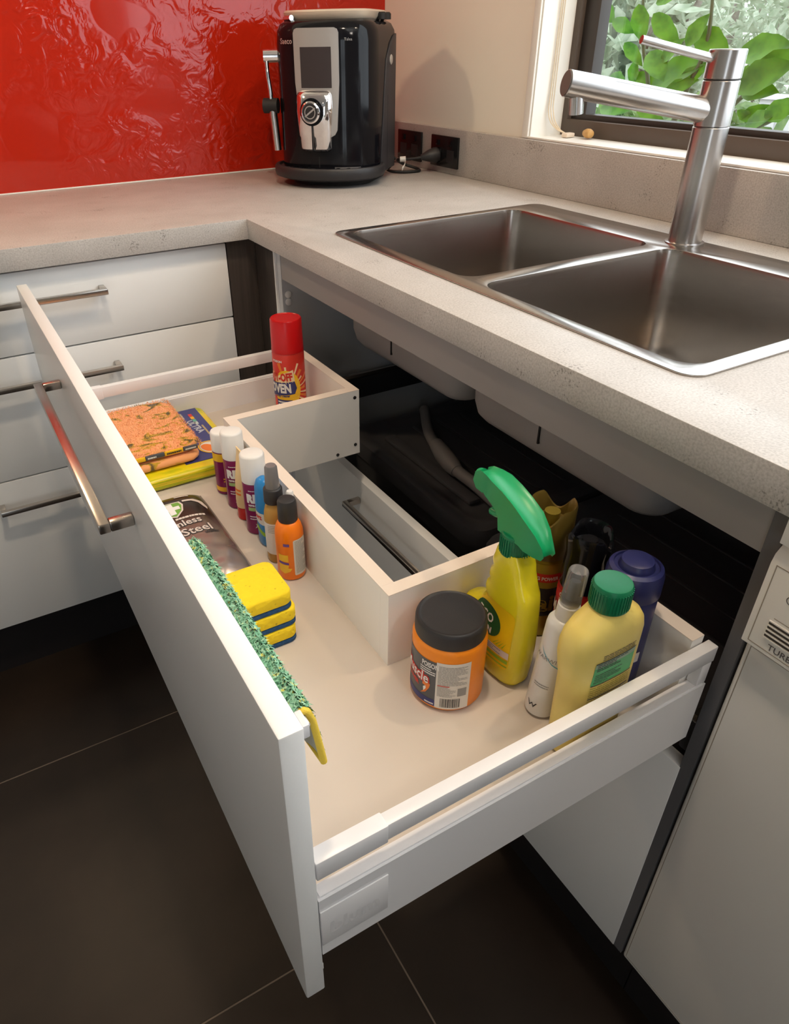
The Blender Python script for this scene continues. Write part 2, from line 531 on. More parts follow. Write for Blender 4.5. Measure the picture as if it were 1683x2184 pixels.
for x in (-3.5, -3.05, -2.6):
    box('door_stile', x-0.03, x+0.03, -4.69, -4.63, 0.02, 2.2, dark_frame, gd)
for z in (0.05, 0.75, 1.45, 2.17):
    box('door_rail', -3.5, -2.6, -4.685, -4.635, z-0.025, z+0.025, dark_frame, gd)

# splashback
sp = box('splashback', -2.7, -0.0005, -0.0065, -0.0005, H + 0.0005, 1.62, red_glass)
tag(sp, 'rippled glossy red glass splashback behind the coffee machine', 'splashback')
box('silicone_bead', -2.7, -0.0005, -0.0085, -0.0066, H + 0.0004, H + 0.003, trim_paint, sp)

# window
win = bpy.data.objects.new('window_1', None); COL.objects.link(win); tag(win, kind='structure'); win.location = (0.07, -1.79, WZ0)
FX0, FX1 = 0.082, 0.128
def ring(name, y0, y1, z0, z1, w, wb, x0, x1, m):
    plate(name, [[(y0, z0), (y1, z0), (y1, z1), (y0, z1)], [(y0+w, z0+wb), (y0+w, z1-w), (y1-w, z1-w), (y1-w, z0+wb)]], x0, x1, m, win, 'x', 0.001)
ring('window_frame', WY0+0.001, WY1-0.001, WZ0+0.001, WZ1-0.001, 0.016, 0.030, FX0, FX1, bronze_frame)
ring('window_sash', WY0+0.016, WY1-0.016, WZ0+0.029, WZ1-0.016, 0.040, 0.012, FX0+0.012, FX1-0.006, dark_frame)
def m_glass():
    m, nt, b = newmat('clear_glass')
    tb_ = nt.nodes.new('ShaderNodeBsdfTransparent'); gl_ = nt.nodes.new('ShaderNodeBsdfGlossy'); gl_.inputs['Roughness'].default_value = 0.01
    mx = nt.nodes.new('ShaderNodeMixShader'); mx.inputs['Fac'].default_value = 0.05
    nt.links.new(tb_.outputs[0], mx.inputs[1]); nt.links.new(gl_.outputs[0], mx.inputs[2])
    nt.links.new(mx.outputs[0], nt.nodes['Material Output'].inputs['Surface'])
    return m
glass = m_glass()
box('window_pane', 0.108, 0.111, WY0+0.05, WY1-0.05, WZ0+0.04, WZ1-0.05, glass, win)
box('window_sill', -0.004, FX0, WY0, WY1-0.0005, WZ0-0.006, WZ0+0.0015, trim_paint, win, 0.001)
box('window_reveal', 0.0, FX0, WY1-0.003, WY1, WZ0+0.0015, WZ1, trim_paint, win)
box('window_head', 0.0, FX0, WY0, WY1-0.003, WZ1-0.003, WZ1, trim_paint, win)
tr = tag(box('trim_1', -0.006, -0.0003, WY1-0.0005, WY1+0.018, H+0.0972, WZ1+0.02, trim_paint, None, 0.002), kind='structure')
tr = tag(box('trim_2', -0.006, -0.0003, WY0, WY1-0.001, H+0.0972, WZ0+0.003, trim_paint, None, 0.001), kind='structure')

# ------------------------------------------------------------------ worktop and sink
ct = thing('worktop', (-0.7, -0.6, H - TH), 'grey speckled stone worktop running round the corner under sink and machine', 'worktop')
L_out = [(-2.7, -0.0002), (-2.7, CY), (CX, CY), (CX, -3.0), (-0.0002, -3.0), (-0.0002, -0.0002)]
hole = rr(-0.538, -0.10, -1.452, -0.741, 0.02)
plate('slab', [L_out, hole], H-TH, H, stone, ct, 'z', 0.0012)
box('upstand', -0.0145, -0.0004, -3.0, -0.008, H+0.0003, H+0.0965, stone, ct, 0.0008)

sink = thing('double_sink', (-0.32, -1.10, H), 'brushed steel double bowl sink set into the grey worktop', 'sink')
B1 = (-0.524, -0.164, -1.0795, -0.750)
B2 = (-0.526, -0.164, -1.443, -1.109)
rim_o = rr(-0.547, -0.092, -1.463, -0.731, 0.022)
plate('rim', [rim_o, rr(*B1, 0.028), rr(*B2, 0.028)], H+0.0002, H+0.0022, steel, sink, 'z', 0.0006)
def bowl(b, nm='bowl'):
    x0, x1, y0, y1 = b
    secs = [(H+0.0015, 0.0), (H-0.004, 0.001), (0.76, 0.004), (0.735, 0.006), (0.724, 0.012), (0.719, 0.022), (0.717, 0.04)]
    V, F = [], []
    for z, d in secs:
        lp = rr(x0+d, x1-d, y0+d, y1-d, max(0.028 - d*0.2, 0.02), 6)
        V += [(p[0], p[1], z) for p in lp]
    g = len(lp)
    for j in range(len(secs)-1):
        for i in range(g):
            k = (i+1) % g
            F.append((j*g+k, j*g+i, (j+1)*g+i, (j+1)*g+k))
    F.append(tuple((len(secs)-1)*g + i for i in range(g)))
    o = mesh(nm, V, F, steel, sink, True, 50)
    cx, cy = (x0+x1)/2, (y0+y1)/2
    lathe('strainer', [(0.040, 0.0), (0.040, 0.0015), (0.034, 0.003), (0.026, 0.001), (0.008, 0.0005)], (cx, cy, 0.7172), chrome, o, 28)
    # painted underside
    secs2 = [(0.862, -0.003), (0.74, -0.001), (0.722, 0.003), (0.713, 0.010), (0.710, 0.024)]
    V, F = [], []
    for z, d in secs2:
        lp = rr(x0+d-0.002, x1-d+0.002, y0+d-0.002, y1-d+0.002, 0.03, 6)
        V += [(p[0], p[1], z) for p in lp]
    for j in range(len(secs2)-1):
        for i in range(g):
            k = (i+1) % g
            F.append((j*g+i, j*g+k, (j+1)*g+k, (j+1)*g+i))
    F.append(tuple((len(secs2)-1)*g + i for i in range(g-1, -1, -1)))
    u = mesh('underside', V, F, sink_under, sink, True, 50)
    tag(u, 'grey painted underside of the bowl')
    box('seam', x0-0.0052, x0-0.0022, (y0*0.45+y1*0.55)-0.0012, (y0*0.45+y1*0.55)+0.0012, 0.735, 0.765, black_rubber, u)
bowl(B1); bowl(B2)

# tap
TP = (-0.120, -1.100, H + 0.0022)
tap = thing('mixer_tap', TP, 'brushed steel mixer tap with angled spout beside the window', 'tap')
def ztap(nm, z0, z1, r, m=steel_tap):
    return lathe(nm, [(r-0.0012, z0), (r, z0+0.0012), (r, z1-0.0012), (r-0.0012, z1)], TP, m, tap, 48)
lathe('base_ring', [(0.029, 0), (0.029, 0.002), (0.026, 0.003)], TP, steel_tap, tap, 40)
ztap('column', 0.002, 0.1595, 0.0245)
ztap('spout_collar', 0.1600, 0.2165, 0.0245)
lathe('joint', [(0.0235, 0.2160), (0.0235, 0.2180)], TP, black_rubber, tap, 40)
ztap('cap', 0.2178, 0.2528, 0.0245)
da = R(160); dv = Vector((math.cos(da), math.sin(da), 0))
s0 = Vector((TP[0], TP[1], 1.0795)); s1 = s0 + dv*0.228 + Vector((0, 0, 0.0405))
sdir = (s1 - s0).normalized()
tube('spout', [s0 + sdir*0.012, s0 + sdir*0.10, s1 - sdir*0.001, s1], [0.0165, 0.0165, 0.0165, 0.0155], steel_tap, tap, 32, 40)
tube('spout_end', [s1 + sdir*0.0002, s1 + sdir*0.0008], 0.0150, mat('dark_steel_cap', (0.16, 0.14, 0.13), 0.5, 0.3), tap, 32)
e0 = s1 - sdir*0.018 - Vector((0, 0, 0.012))
tube('aerator', [e0, e0 - Vector((-0.003, 0, 0.022))], 0.0098, steel_tap, tap, 24, 40)
l0 = Vector((TP[0], TP[1], 1.1435)) + dv*0.018; l1 = l0 + dv*0.112 + Vector((0, 0, 0.024))
tube('lever', [l0, l1], [0.0058, 0.0052], steel_tap, tap, 14, 40)

# ------------------------------------------------------------------ left drawer cabinet
def bar_handle(parent, a, b, out, m=nickel, w=0.010, stand=0.033):
    """square bar between a and b (points on the face), standing off along out"""
    a, b, out = Vector(a), Vector(b), Vector(out).normalized()
    d = (b - a).normalized()
    up = out.cross(d).normalized()
    bm = bmesh.new()
    def bx(o, L, t0, t1, s0, s1, q0, q1):
        vs_ = []
        for t in (t0, t1):
            for s_ in (s0, s1):
                for q in (q0, q1):
                    vs_.append(bm.verts.new(o + d*t + out*s_ + up*q))
        for f in [(0,1,3,2),(4,6,7,5),(0,4,5,1),(2,3,7,6),(0,2,6,4),(1,5,7,3)]:
            bm.faces.new([vs_[i] for i in f])
    L = (b - a).length
    bx(a, L, 0, L, stand-w, stand, -w/2, w/2)
    bx(a, L, 0, w, 0.0003, stand-w, -w/2, w/2)
    bx(a, L, L-w, L, 0.0003, stand-w, -w/2, w/2)
    bmesh.ops.recalc_face_normals(bm, faces=bm.faces[:])
    bmesh.ops.bevel(bm, geom=bm.edges[:], offset=0.0012, segments=2, profile=0.5, affect='EDGES')
    return from_bm('handle', bm, m, parent, True, 40)
YF = -0.522
lc = thing('drawer_cabinet', (-1.035, -0.25, 0), 'white three drawer base cabinet below the red splashback', 'cabinet')
box('carcass', -1.404, -0.664, YF+0.019, -0.01, 0.153, H-TH-0.0005, dark_int, lc)  # dark colour paints in the shade seen through the gaps between fronts
box('kickboard', -2.7, -0.560, YF+0.05, YF+0.066, 0.0, 0.1515, kick_mat, lc)
for z0, z1, hz in [(0.7190, 0.8575, 0.812), (0.4850, 0.7160, 0.671), (0.1525, 0.4820, 0.434)]:
    f = box('drawer_front', -1.405, -0.6630, YF, YF+0.018, z0, z1, white, lc, 0.0012)
    bar_handle(f, (-1.173, YF, hz), (-0.897, YF, hz), (0, -1, 0))
lc2 = thing('side_cabinet', (-1.8, -0.25, 0), 'white base cabinet at the far end of the worktop', 'cabinet')
box('carcass', -2.69, -1.408, YF+0.019, -0.01, 0.153, H-TH-0.0005, white2, lc2)
for x0, x1 in ((-2.69, -2.05), (-2.046, -1.4085)):
    f = box('door', x0, x1, YF, YF+0.018, 0.1525, 0.8575, white, lc2, 0.0012)
    bar_handle(f, (x1-0.05 if x0 < -2.5 else x0+0.05, YF, 0.62), (x1-0.05 if x0 < -2.5 else x0+0.05, YF, 0.80), (0, -1, 0))

# ------------------------------------------------------------------ sink cabinet
sc_ = thing('sink_cabinet', (-0.3, -1.12, 0), 'open grey sink cabinet below the double sink', 'cabinet')
box('corner_filler', -0.661, -0.604, YF+0.001, YF+0.017, 0.1525, H-TH-0.0005, dark_wood, sc_)
box('corner_filler', -0.604, -0.590, -0.6165, YF, 0.1525, H-TH-0.0005, dark_wood, sc_)
box('edge_strip', -0.608, -0.590, -0.6205, -0.6168, 0.1525, H-TH-0.0005, white, sc_)
fs = box('side_panel', -0.6035, -0.02, -0.637, -0.621, 0.153, H-TH-0.0005, int_grey, sc_)
for z in (0.7795, 0.7655):
    lathe('screw_cap', [(0.0065, -0.001), (0.0065, 0.001), (0.003, 0.0025)], (0, 0, 0), white, fs, 16).matrix_basis = Matrix.Translation((-0.592, -0.6375, z)) @ Matrix.Rotation(R(90), 4, 'X')
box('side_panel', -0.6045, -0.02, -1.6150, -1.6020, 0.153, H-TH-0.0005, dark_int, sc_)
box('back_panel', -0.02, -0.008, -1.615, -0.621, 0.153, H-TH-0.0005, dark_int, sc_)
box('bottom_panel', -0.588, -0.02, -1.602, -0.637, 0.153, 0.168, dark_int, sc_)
box('apron', -0.6025, -0.5875, -1.6015, -0.6375, 0.8095, H-TH-0.0005, apron_mat, sc_)
box('kickboard', -0.560, -0.545, -1.6165, YF+0.066, 0.0, 0.1515, kick_mat, sc_)
for y in (-0.664, -1.602):
    rn = box('runner', -0.600, -0.06, y, y+0.026 if y > -1 else y+0.012, 0.548, 0.592, black_matte, sc_, 0.002)
    box('runner_slide', -0.598, -0.07, y+0.004, y+0.010, 0.592, 0.600, nickel, rn)
tube('waste_pipe', bez([(-0.34, -0.93, 0.712), (-0.34, -0.93, 0.66), (-0.30, -0.96, 0.62), (-0.18, -1.05, 0.61), (-0.06, -1.10, 0.60)], 6), 0.02, hose_grey, sc_, 14)

# lower drawer (closed)
XL = -0.6055
ld = thing('lower_drawer', (-0.4, -1.08, 0.17), 'closed lower drawer with white front and bar handle under the open drawer', 'drawer')
lf = box('front_panel', XL, XL+0.0165, -1.6030, -0.640, 0.1525, 0.529, white, ld, 0.0012)
bar_handle(lf, (XL, -0.917, 0.487), (XL, -1.293, 0.487), (-1, 0, 0))
for y in (-1.596, -0.672):
    box('drawer_side', XL+0.017, -0.09, y, y+0.012, 0.19, 0.30, dark_int, ld)
box('drawer_base', XL+0.017, -0.09, -1.584, -0.672, 0.178, 0.190, dark_int, ld)
box('drawer_back', -0.088, -0.076, -1.596, -0.660, 0.178, 0.30, dark_int, ld)

def bin_(y0, y1, label):
    t = thing('waste_bin', (-0.31, (y0+y1)/2, 0.190), label, 'bin', 'black bins in the lower drawer')
    x0, x1 = -0.505, -0.115
    V, F = [], []
    for z, d in [(0.1905, 0.03), (0.20, 0.024), (0.46, 0.008)]:
        V += [(p[0], p[1], z) for p in rr(x0+d, x1-d, y0+d, y1-d, 0.03, 5)]
    g = 24
    for j in range(2):
        for i in range(g):
            k = (i+1) % g
            F.append((j*g+i, j*g+k, (j+1)*g+k, (j+1)*g+i))
    F.append(tuple(range(g-1, -1, -1))); F.append(tuple(2*g+i for i in range(g)))
    mesh('bin_body', V, F, bin_black, t, True, 45)
    V, F = [], []
    for z, d in [(0.4605, 0.003), (0.463, 0.0), (0.486, 0.0), (0.494, 0.003), (0.497, 0.010), (0.497, 0.024), (0.491, 0.030), (0.491, 0.05)]:
        V += [(p[0], p[1], z) for p in rr(x0+d, x1-d, y0+d, y1-d, 0.034, 5)]
    for j in range(7):
        for i in range(g):
            k = (i+1) % g
            F.append((j*g+i, j*g+k, (j+1)*g+k, (j+1)*g+i))
    F.append(tuple(range(g-1, -1, -1))); F.append(tuple(7*g+i for i in range(g)))
    lid = mesh('bin_lid', V, F, bin_black, t, True, 45)
    box('grip', x0+0.05, x0+0.075, y0+0.08, y1-0.08, 0.4912, 0.501, bin_black, lid, 0.004)
    for k in range(4):
        box('rib', x0+0.13+k*0.06, x0+0.136+k*0.06, y0+0.06, y1-0.06, 0.4912, 0.4945, bin_black, lid, 0.001)
bin_(-1.125, -0.68, 'black lidded waste bin nearest the grey cabinet side, in lower drawer')
bin_(-1.575, -1.133, 'black lidded waste bin behind the yellow spray bottle, in lower drawer')
hs = thing('drain_hose', (-0.42, -0.97, 0.50), 'dark grey hose with thick coupling lying on the black bin lid', 'hose')
tube('pipe', bez([(-0.33, -0.72, 0.5135), (-0.385, -0.82, 0.5135), (-0.42, -0.93, 0.5135), (-0.425, -1.02, 0.5135), (-0.43, -1.12, 0.5135), (-0.40, -1.24, 0.5135)], 6), 0.011, hose_grey, hs, 14)
tube('coupling', [(-0.400, -0.865, 0.515), (-0.413, -0.905, 0.516), (-0.4215, -0.945, 0.515), (-0.424, -0.965, 0.513)], [0.014, 0.017, 0.0165, 0.0125], hose_grey, hs, 16)

# ------------------------------------------------------------------ open drawer
XO, XI = -1.0414, -1.0251
YN, YFAR = -1.6033, -0.569
ZF = 0.621
XB = -0.623
dr = thing('open_drawer', (-0.83, -1.15, 0.59), 'white pull-out drawer with notched base holding cleaning products', 'drawer')
fp = box('front_panel', XO, XI, YN, YFAR, 0.5311, 0.8486, white, dr, 0.0014)
bar_handle(fp, (XO, -0.887, 0.797), (XO, -1.266, 0.797), (-1, 0, 0), w=0.0105)
box('bump_stop', XI, XI+0.003, -1.597, -1.589, 0.548, 0.556, white, fp, 0.001)
YS0, YS1 = -1.6030, -1.5905
YT0, YT1 = -0.7175, -0.7050
base = [(XI+0.0003, YS1), (XB, YS1), (XB, -1.4000), (-0.8420, -1.4000), (-0.8420, -0.9410), (XB, -0.9410), (XB, YT0), (XI+0.0003, YT0)]
plate('drawer_base', [base], ZF-0.016, ZF, base_board, dr)
UZ = 0.717
def npanel(x0, x1, y0, y1):
    o = box('notch_panel', x0, x1, y0, y1, ZF-0.016, UZ-0.0008, white2, dr)
    box('edge_band', x0, x1, y0, y1, UZ-0.0008, UZ, board_edge, o)
    return o
npanel(-0.8420, -0.8262, -1.3841, -0.9569)
far = npanel(-0.8420, XB, -0.9568, -0.9411)
npanel(-0.8420, XB, -1.3999, -1.3842)
for x, z in ((-0.631, 0.705), (-0.631, 0.622), (-0.664, 0.612)):
    s = lathe('screw', [(0.0028, -0.0005), (0.0028, 0.0006), (0.0018, 0.001)], (0, 0, 0), black_matte, far, 12)
    s.matrix_basis = Matrix.Translation((x, -0.9569, z)) @ Matrix.Rotation(R(90), 4, 'X')
for y0, y1 in ((-0.9410, YT0), (YS1, -1.4000)):
    o = box('back_panel', XB-0.016, XB, y0, y1, ZF, UZ-0.0008, white2, dr)
    box('edge_band', XB-0.016, XB, y0, y1, UZ-0.0008, UZ, board_edge, o)
def metal_side(y0, y1, outer):
    bm = bmesh.new()
    add_box(bm, XI+0.0003, -0.6165, y0, y1, 0.5855, 0.6640)
    bmesh.ops.bevel(bm, geom=[e for e in bm.edges if abs(e.verts[0].co.z - e.verts[1].co.z) < 1e-6 and e.verts[0].co.z > 0.66], offset=0.002, segments=2, affect='EDGES')
    s = from_bm('drawer_side', bm, steel_white, dr, True, 40)
    yo = y0 if outer < 0 else y1
    yc = (y0+y1)/2
    box('side_cap', XI+0.0004, -0.967, yo + outer*0.0012, yo, 0.601, 0.648, steel_white, s, 0.0005)
    bmx = box('gallery_rail', XI+0.0003, -0.615, yc-0.0055, yc+0.0055, 0.690, 0.7085, steel_white, dr, 0.001)
    box('rail_bracket', XI+0.0004, -0.967, yc-0.0064, yc+0.0064, 0.6885, 0.7093, steel_white, bmx, 0.001)
    box('rail_post', -0.6300, -0.6170, yc-0.0055, yc+0.0055, 0.6640, 0.6900, steel_white, bmx, 0.001)
    return s
ns = metal_side(YS0, YS1, -1)
metal_side(YT0, YT1, 1)
V, F = text2d('blum', 0.021, 0.0005, sx=1.05)
mesh('embossed_mark', [(-1.018 + x, YS0-0.0014, 0.614 + y) for x, y in V], F, mat('embossed_mark', (0.70, 0.69, 0.70), 0.35), ns)
# rail for cloths inside the front panel
rl = tube('cloth_rail', [(-1.0180, -1.5900, 0.8325), (-1.0180, -1.3860, 0.8325)], 0.0024, steel_white, dr, 12)
box('rail_clip', XI+0.0002, -1.0205, -1.6010, -1.5880, 0.8360, 0.8470, steel_white, rl, 0.001)
box('rail_clip', XI+0.0002, -1.0155, -1.3850, -1.3810, 0.8270, 0.8370, steel_white, rl, 0.001)

# ------------------------------------------------------------------ dishwasher
dw_white = mat('dishwasher_enamel', (0.82, 0.80, 0.76), 0.35)
dw = thing('dishwasher', (-0.3, -1.92, 0), 'white dishwasher with raised control panel beside the open drawer', 'dishwasher')
XD = -0.6045
box('cabinet_body', XD+0.03, -0.03, -2.21, -1.618, 0.156, 0.855, dw_white, dw)
box('base_plinth', -0.560, -0.03, -2.20, -1.618, 0.0, 0.1555, kick_mat, dw)
box('door', XD, XD+0.029, -2.21, -1.6175, 0.1525, 0.728, dw_white, dw, 0.004, 3)
box('top_trim', XD-0.013, XD+0.02, -2.21, -1.6190, 0.8360, 0.8625, white, dw, 0.001)
bm = bmesh.new()
prof = [(XD+0.029, 0.7285), (XD-0.008, 0.7285), (XD-0.0105, 0.731), (XD-0.0105, 0.815), (XD-0.0085, 0.823), (XD-0.003, 0.829), (XD+0.006, 0.832), (XD+0.029, 0.832)]
a = [bm.verts.new((x, -1.6175, z)) for x, z in prof]; b = [bm.verts.new((x, -2.21, z)) for x, z in prof]
for i in range(len(prof)):
    k = (i+1) % len(prof); bm.faces.new((a[i], a[k], b[k], b[i]))
bm.faces.new(a[::-1]); bm.faces.new(b)
cp = from_bm('control_panel', bm, dw_white, dw, True, 30)
XP = XD-0.0105
groove = mat('panel_groove', (0.36, 0.31, 0.25), 0.6)
ink = mat('grey_print', (0.12, 0.11, 0.11), 0.6)
plate('panel_groove', [[(-2.205, 0.7345), (-1.6225, 0.7345), (-1.6225, 0.8155), (-2.205, 0.8155)], [(-2.204, 0.7353), (-2.204, 0.8147), (-1.6233, 0.8147), (-1.6233, 0.7353)]], XP-0.0002, XP+0.001, groove, cp, 'x')
plate('panel_groove', [[(-2.205, 0.16), (-1.6225, 0.16), (-1.6225, 0.722), (-2.205, 0.722)], [(-2.204, 0.1608), (-2.204, 0.7212), (-1.6233, 0.7212), (-1.6233, 0.1608)]], XD-0.0002, XD+0.001, groove, dw, 'x')
vent = box('vent_recess', XP-0.0003, XP+0.004, -1.72, -1.6335, 0.7475, 0.7650, mat('vent_dark', (0.06, 0.05, 0.04), 0.7), cp)
for k in range(5):
    box('vent_slat', XP-0.0016, XP-0.0003, -1.72, -1.6335, 0.7470+k*0.0044, 0.7482+k*0.0044, dw_white, vent)
def negx_flat(x, y0, z0):
    return lambda u, v, off: (x-off, y0 - u, z0 + v)
decal('lettering', text2d('TURBO', 0.0085, 0.0001), negx_flat(XP, -1.6395, 0.7375), ink, cp)
decal('print_mark', poly2d([ell(0, 0, 0.004, 0.004), ell(0, 0, 0.0032, 0.0032)]), negx_flat(XP, -1.6430, 0.792), ink, cp)
decal('print_mark', grid2d(0, 0.05, 0, 0.0008, 1, 1), negx_flat(XP, -1.6360, 0.7685), groove, cp)
for k in range(4):
    lathe('button', [(0.008, 0), (0.008, 0.003), (0.0065, 0.004)], (0, 0, 0), dw_white, cp, 20).matrix_basis = Matrix.Translation((XP, -1.80-k*0.04, 0.78)) @ Matrix.Rotation(R(-90), 4, 'Y')

# ------------------------------------------------------------------ coffee machine (local frame, front towards -y)
_link = link
def link_local(o, parent=None):
    COL.objects.link(o)
    if parent is not None: o.parent = parent
    return o
link = link_local
cm = thing('coffee_machine', (-0.2593, -0.228, H + 0.0005), 'glossy black automatic coffee machine standing in the worktop corner', 'coffee machine')
cm.rotation_euler = (0, 0, R(-48))
W2, YB, YK = 0.112, 0.075, -0.045
def yfront(x, d=0.080):
    t = min(1.0, abs(x) / W2)
    return YK - d * (1 - t**2.4)**(1/2.4)
def plan(off=0.0, d=0.080, n=28):
    pts = [(W2+off, YB+off), (-W2-off, YB+off)]
    for i in range(n+1):
        a = PI + PI*i/n
        c_, s_ = math.cos(a), math.sin(a)
        pts.append(((W2+off)*math.copysign(abs(c_)**(2/2.4), c_), YK - (d+off)*abs(s_)**(2/2.4)))
    return pts
def prism(name, sections, m, parent, angle=40):
    V, F = [], []
    for lp, z in sections: V += [(p[0], p[1], z) for p in lp]
    g = len(sections[0][0])
    for j in range(len(sections)-1):
        for i in range(g):
            k = (i+1) % g
            F.append((j*g+i, j*g+k, (j+1)*g+k, (j+1)*g+i))
    F.append(tuple(range(g-1, -1, -1))); F.append(tuple((len(sections)-1)*g+i for i in range(g)))
    return mesh(name, V, F, m, parent, True, angle)
body = prism('body', [(plan(-0.006), 0.014), (plan(0), 0.020), (plan(0), 0.270), (plan(-0.002), 0.290), (plan(-0.008), 0.302), (plan(-0.020), 0.309)], black_gloss, cm)
prism('foot_plinth', [(plan(-0.02), 0.0), (plan(-0.02), 0.0142)], black_rubber, cm)
# matt side covers
for sgn in (1, -1):
    prof = [(0.0748, 0.020), (0.0748, 0.284), (0.060, 0.281), (0.030, 0.268), (0.004, 0.238), (-0.012, 0.16), (-0.036, 0.020)]
    x0, x1 = (W2-0.002, W2+0.0025) if sgn > 0 else (-W2-0.0025, -W2+0.002)
    sd = plate('side_cover', [prof], x0, x1, side_grey, cm, 'x', 0.0012)
    if sgn > 0:
        bd = lathe('badge', [(0.0095, 0), (0.0095, 0.0015), (0.008, 0.0025)], (0, 0, 0), mat('badge_silver', (0.62, 0.60, 0.57), 0.35, 0.6), sd, 24)
        bd.matrix_basis = Matrix.Translation((W2+0.0022, 0.034, 0.236)) @ Matrix.Rotation(R(90), 4, 'Y')
        box('cover_seam', W2+0.0020, W2+0.0028, 0.012, 0.0132, 0.020, 0.17, black_rubber, sd)
silver = mat('silver_plastic', (0.52, 0.50, 0.49), 0.32, 0.55)
screen = mat('dark_screen', (0.045, 0.036, 0.038), 0.25)
def fr(u, v, off): return (u, yfront(u) - off, v)
def shell(name, loop, z_off0, z_off1, m, parent, cut=0.012):
    vf = poly2d([loop], cut)
    bm = bmesh.new()
    vv = [bm.verts.new(fr(u, v, z_off1)) for u, v in vf[0]]
    for f in vf[1]:
        try: bm.faces.new([vv[i] for i in f])
        except ValueError: pass
    ex = bmesh.ops.extrude_face_region(bm, geom=bm.faces[:])
    mv = [g for g in ex['geom'] if isinstance(g, bmesh.types.BMVert)]
    for v in mv: v.co.y += (z_off1 - z_off0)
    return from_bm(name, bm, m, parent, True, 35)
bz = shell('display_bezel', [(-0.049, 0.286), (-0.046, 0.292), (-0.040, 0.2945), (0.040, 0.2945), (0.046, 0.292), (0.049, 0.286), (0.049, 0.20), (0.043, 0.112), (0.038, 0.103), (0.030, 0.099), (-0.040, 0.12), (-0.049, 0.20)], 0.0, 0.003, silver, cm)
decal('screen', grid2d(-0.034, 0.034, 0.190, 0.262, 8, 1), fr, screen, bz, 0.0034)
# chrome dispenser
def yd(x): return yfront(x) - 0.004
sec = []
for z, w, d in [(0.072, 0.034, 0.020), (0.076, 0.037, 0.024), (0.098, 0.038, 0.026), (0.102, 0.039, 0.030), (0.150, 0.043, 0.032), (0.176, 0.042, 0.028), (0.184, 0.039, 0.020), (0.186, 0.030, 0.012)]:
    lp = []
    for i in range(19):
        t = -1 + 2*i/18
        lp.append((t*w - 0.006, -0.116 - d*(1 - abs(t)**3)**(1/3)*0.9))
    lp += [(w - 0.006, -0.110), (-w - 0.006, -0.110)]
    sec.append((lp, z))
dsp = prism('dispenser', sec, chrome, cm, 45)
tag(dsp, 'chrome dispenser with round dial')
kn = lathe('dial_recess', [(0.026, 0), (0.026, 0.0012)], (0, 0, 0), black_gloss, dsp, 32)
KM = Matrix.Translation((-0.006, -0.1448, 0.147)) @ Matrix.Rotation(R(90), 4, 'X')
kn.matrix_basis = KM
kb = lathe('dial', [(0.021, 0.001), (0.022, 0.004), (0.021, 0.009), (0.018, 0.011), (0.017, 0.0095)], (0, 0, 0), chrome, dsp, 32); kb.matrix_basis = KM
kd = lathe('dial_face', [(0.0165, 0.0094), (0.0165, 0.0100)], (0, 0, 0), black_matte, dsp, 32); kd.matrix_basis = KM
mk = merge2d([shift(grid2d(-0.014, 0.014, -0.0016, 0.0016, 1, 1), 0, 0, R(35)), poly2d([ell(0, 0, 0.0125, 0.0125), ell(0, 0, 0.0105, 0.0105)])])
dm = mesh('dial_mark', [(x, y, 0.0104) for x, y in mk[0]], mk[1], silver, dsp); dm.matrix_basis = KM
box('dispenser_slot', -0.0071, -0.0049, -0.1468, -0.140, 0.0715, 0.124, black_gloss, dsp)
decal('brand_lettering', text2d('Saeco', 0.014, 0.0003), lambda u, v, off: fr(u - 0.086, v + 0.268, off), silver, cm, 0.0008)
decal('model_lettering', text2d('Talea', 0.007), lambda u, v, off: fr(u + 0.060, v + 0.272, off), silver, cm, 0.0008)
box('front_slot', -0.001, 0.001, yfront(0)-0.0006, yfront(0)+0.002, 0.022, 0.060, black_rubber, cm)
decal('grey_window', grid2d(0.035, 0.088, 0.024, 0.040, 8, 1), fr, mat('smoked_window', (0.16, 0.15, 0.15), 0.25), cm, 0.0006)
# drip tray
def tray_loop(off, n=36):
    return [(( 0.128+off)*math.cos(2*PI*i/n), -0.062 + (0.103+off)*math.sin(2*PI*i/n)) for i in range(n)]
ty_ = prism('drip_tray', [(tray_loop(-0.02), 0.012), (tray_loop(-0.002), 0.018), (tray_loop(0), 0.024), (tray_loop(0), 0.036), (tray_loop(-0.003), 0.040), (tray_loop(-0.010), 0.040), (tray_loop(-0.012), 0.036)], black_matte, cm)
for k in range(9):
    x = -0.088 + k*0.022
    yy = -0.062 - 0.086*math.sqrt(max(0, 1-(x/0.118)**2))
    box('grid_bar', x-0.003, x+0.003, yy, yfront(x)-0.002, 0.036, 0.039, black_gloss, ty_, 0.0008, 1)
# steam wand
sw = thing('x', (0, 0, 0), None, None); bpy.data.objects.remove(sw)
wx, wy = -0.128, -0.075
tube('wand_joint', [(wx-0.012, wy, 0.246), (wx+0.020, wy+0.012, 0.246)], 0.0125, chrome, cm, 18)
tube('wand_tube', bez([(wx-0.006, wy, 0.246), (wx-0.002, wy-0.008, 0.215), (wx+0.003, wy-0.010, 0.18), (wx+0.004, wy-0.010, 0.14)], 6), 0.0048, chrome, cm, 12)
tube('wand_grip', [(wx-0.014, wy-0.010, 0.154), (wx+0.018, wy-0.006, 0.154)], 0.015, black_rubber, cm, 16)
tube('wand_nozzle', [(wx+0.006, wy-0.010, 0.150), (wx+0.012, wy-0.010, 0.066)], [0.009, 0.0085], steel_tap, cm, 16)
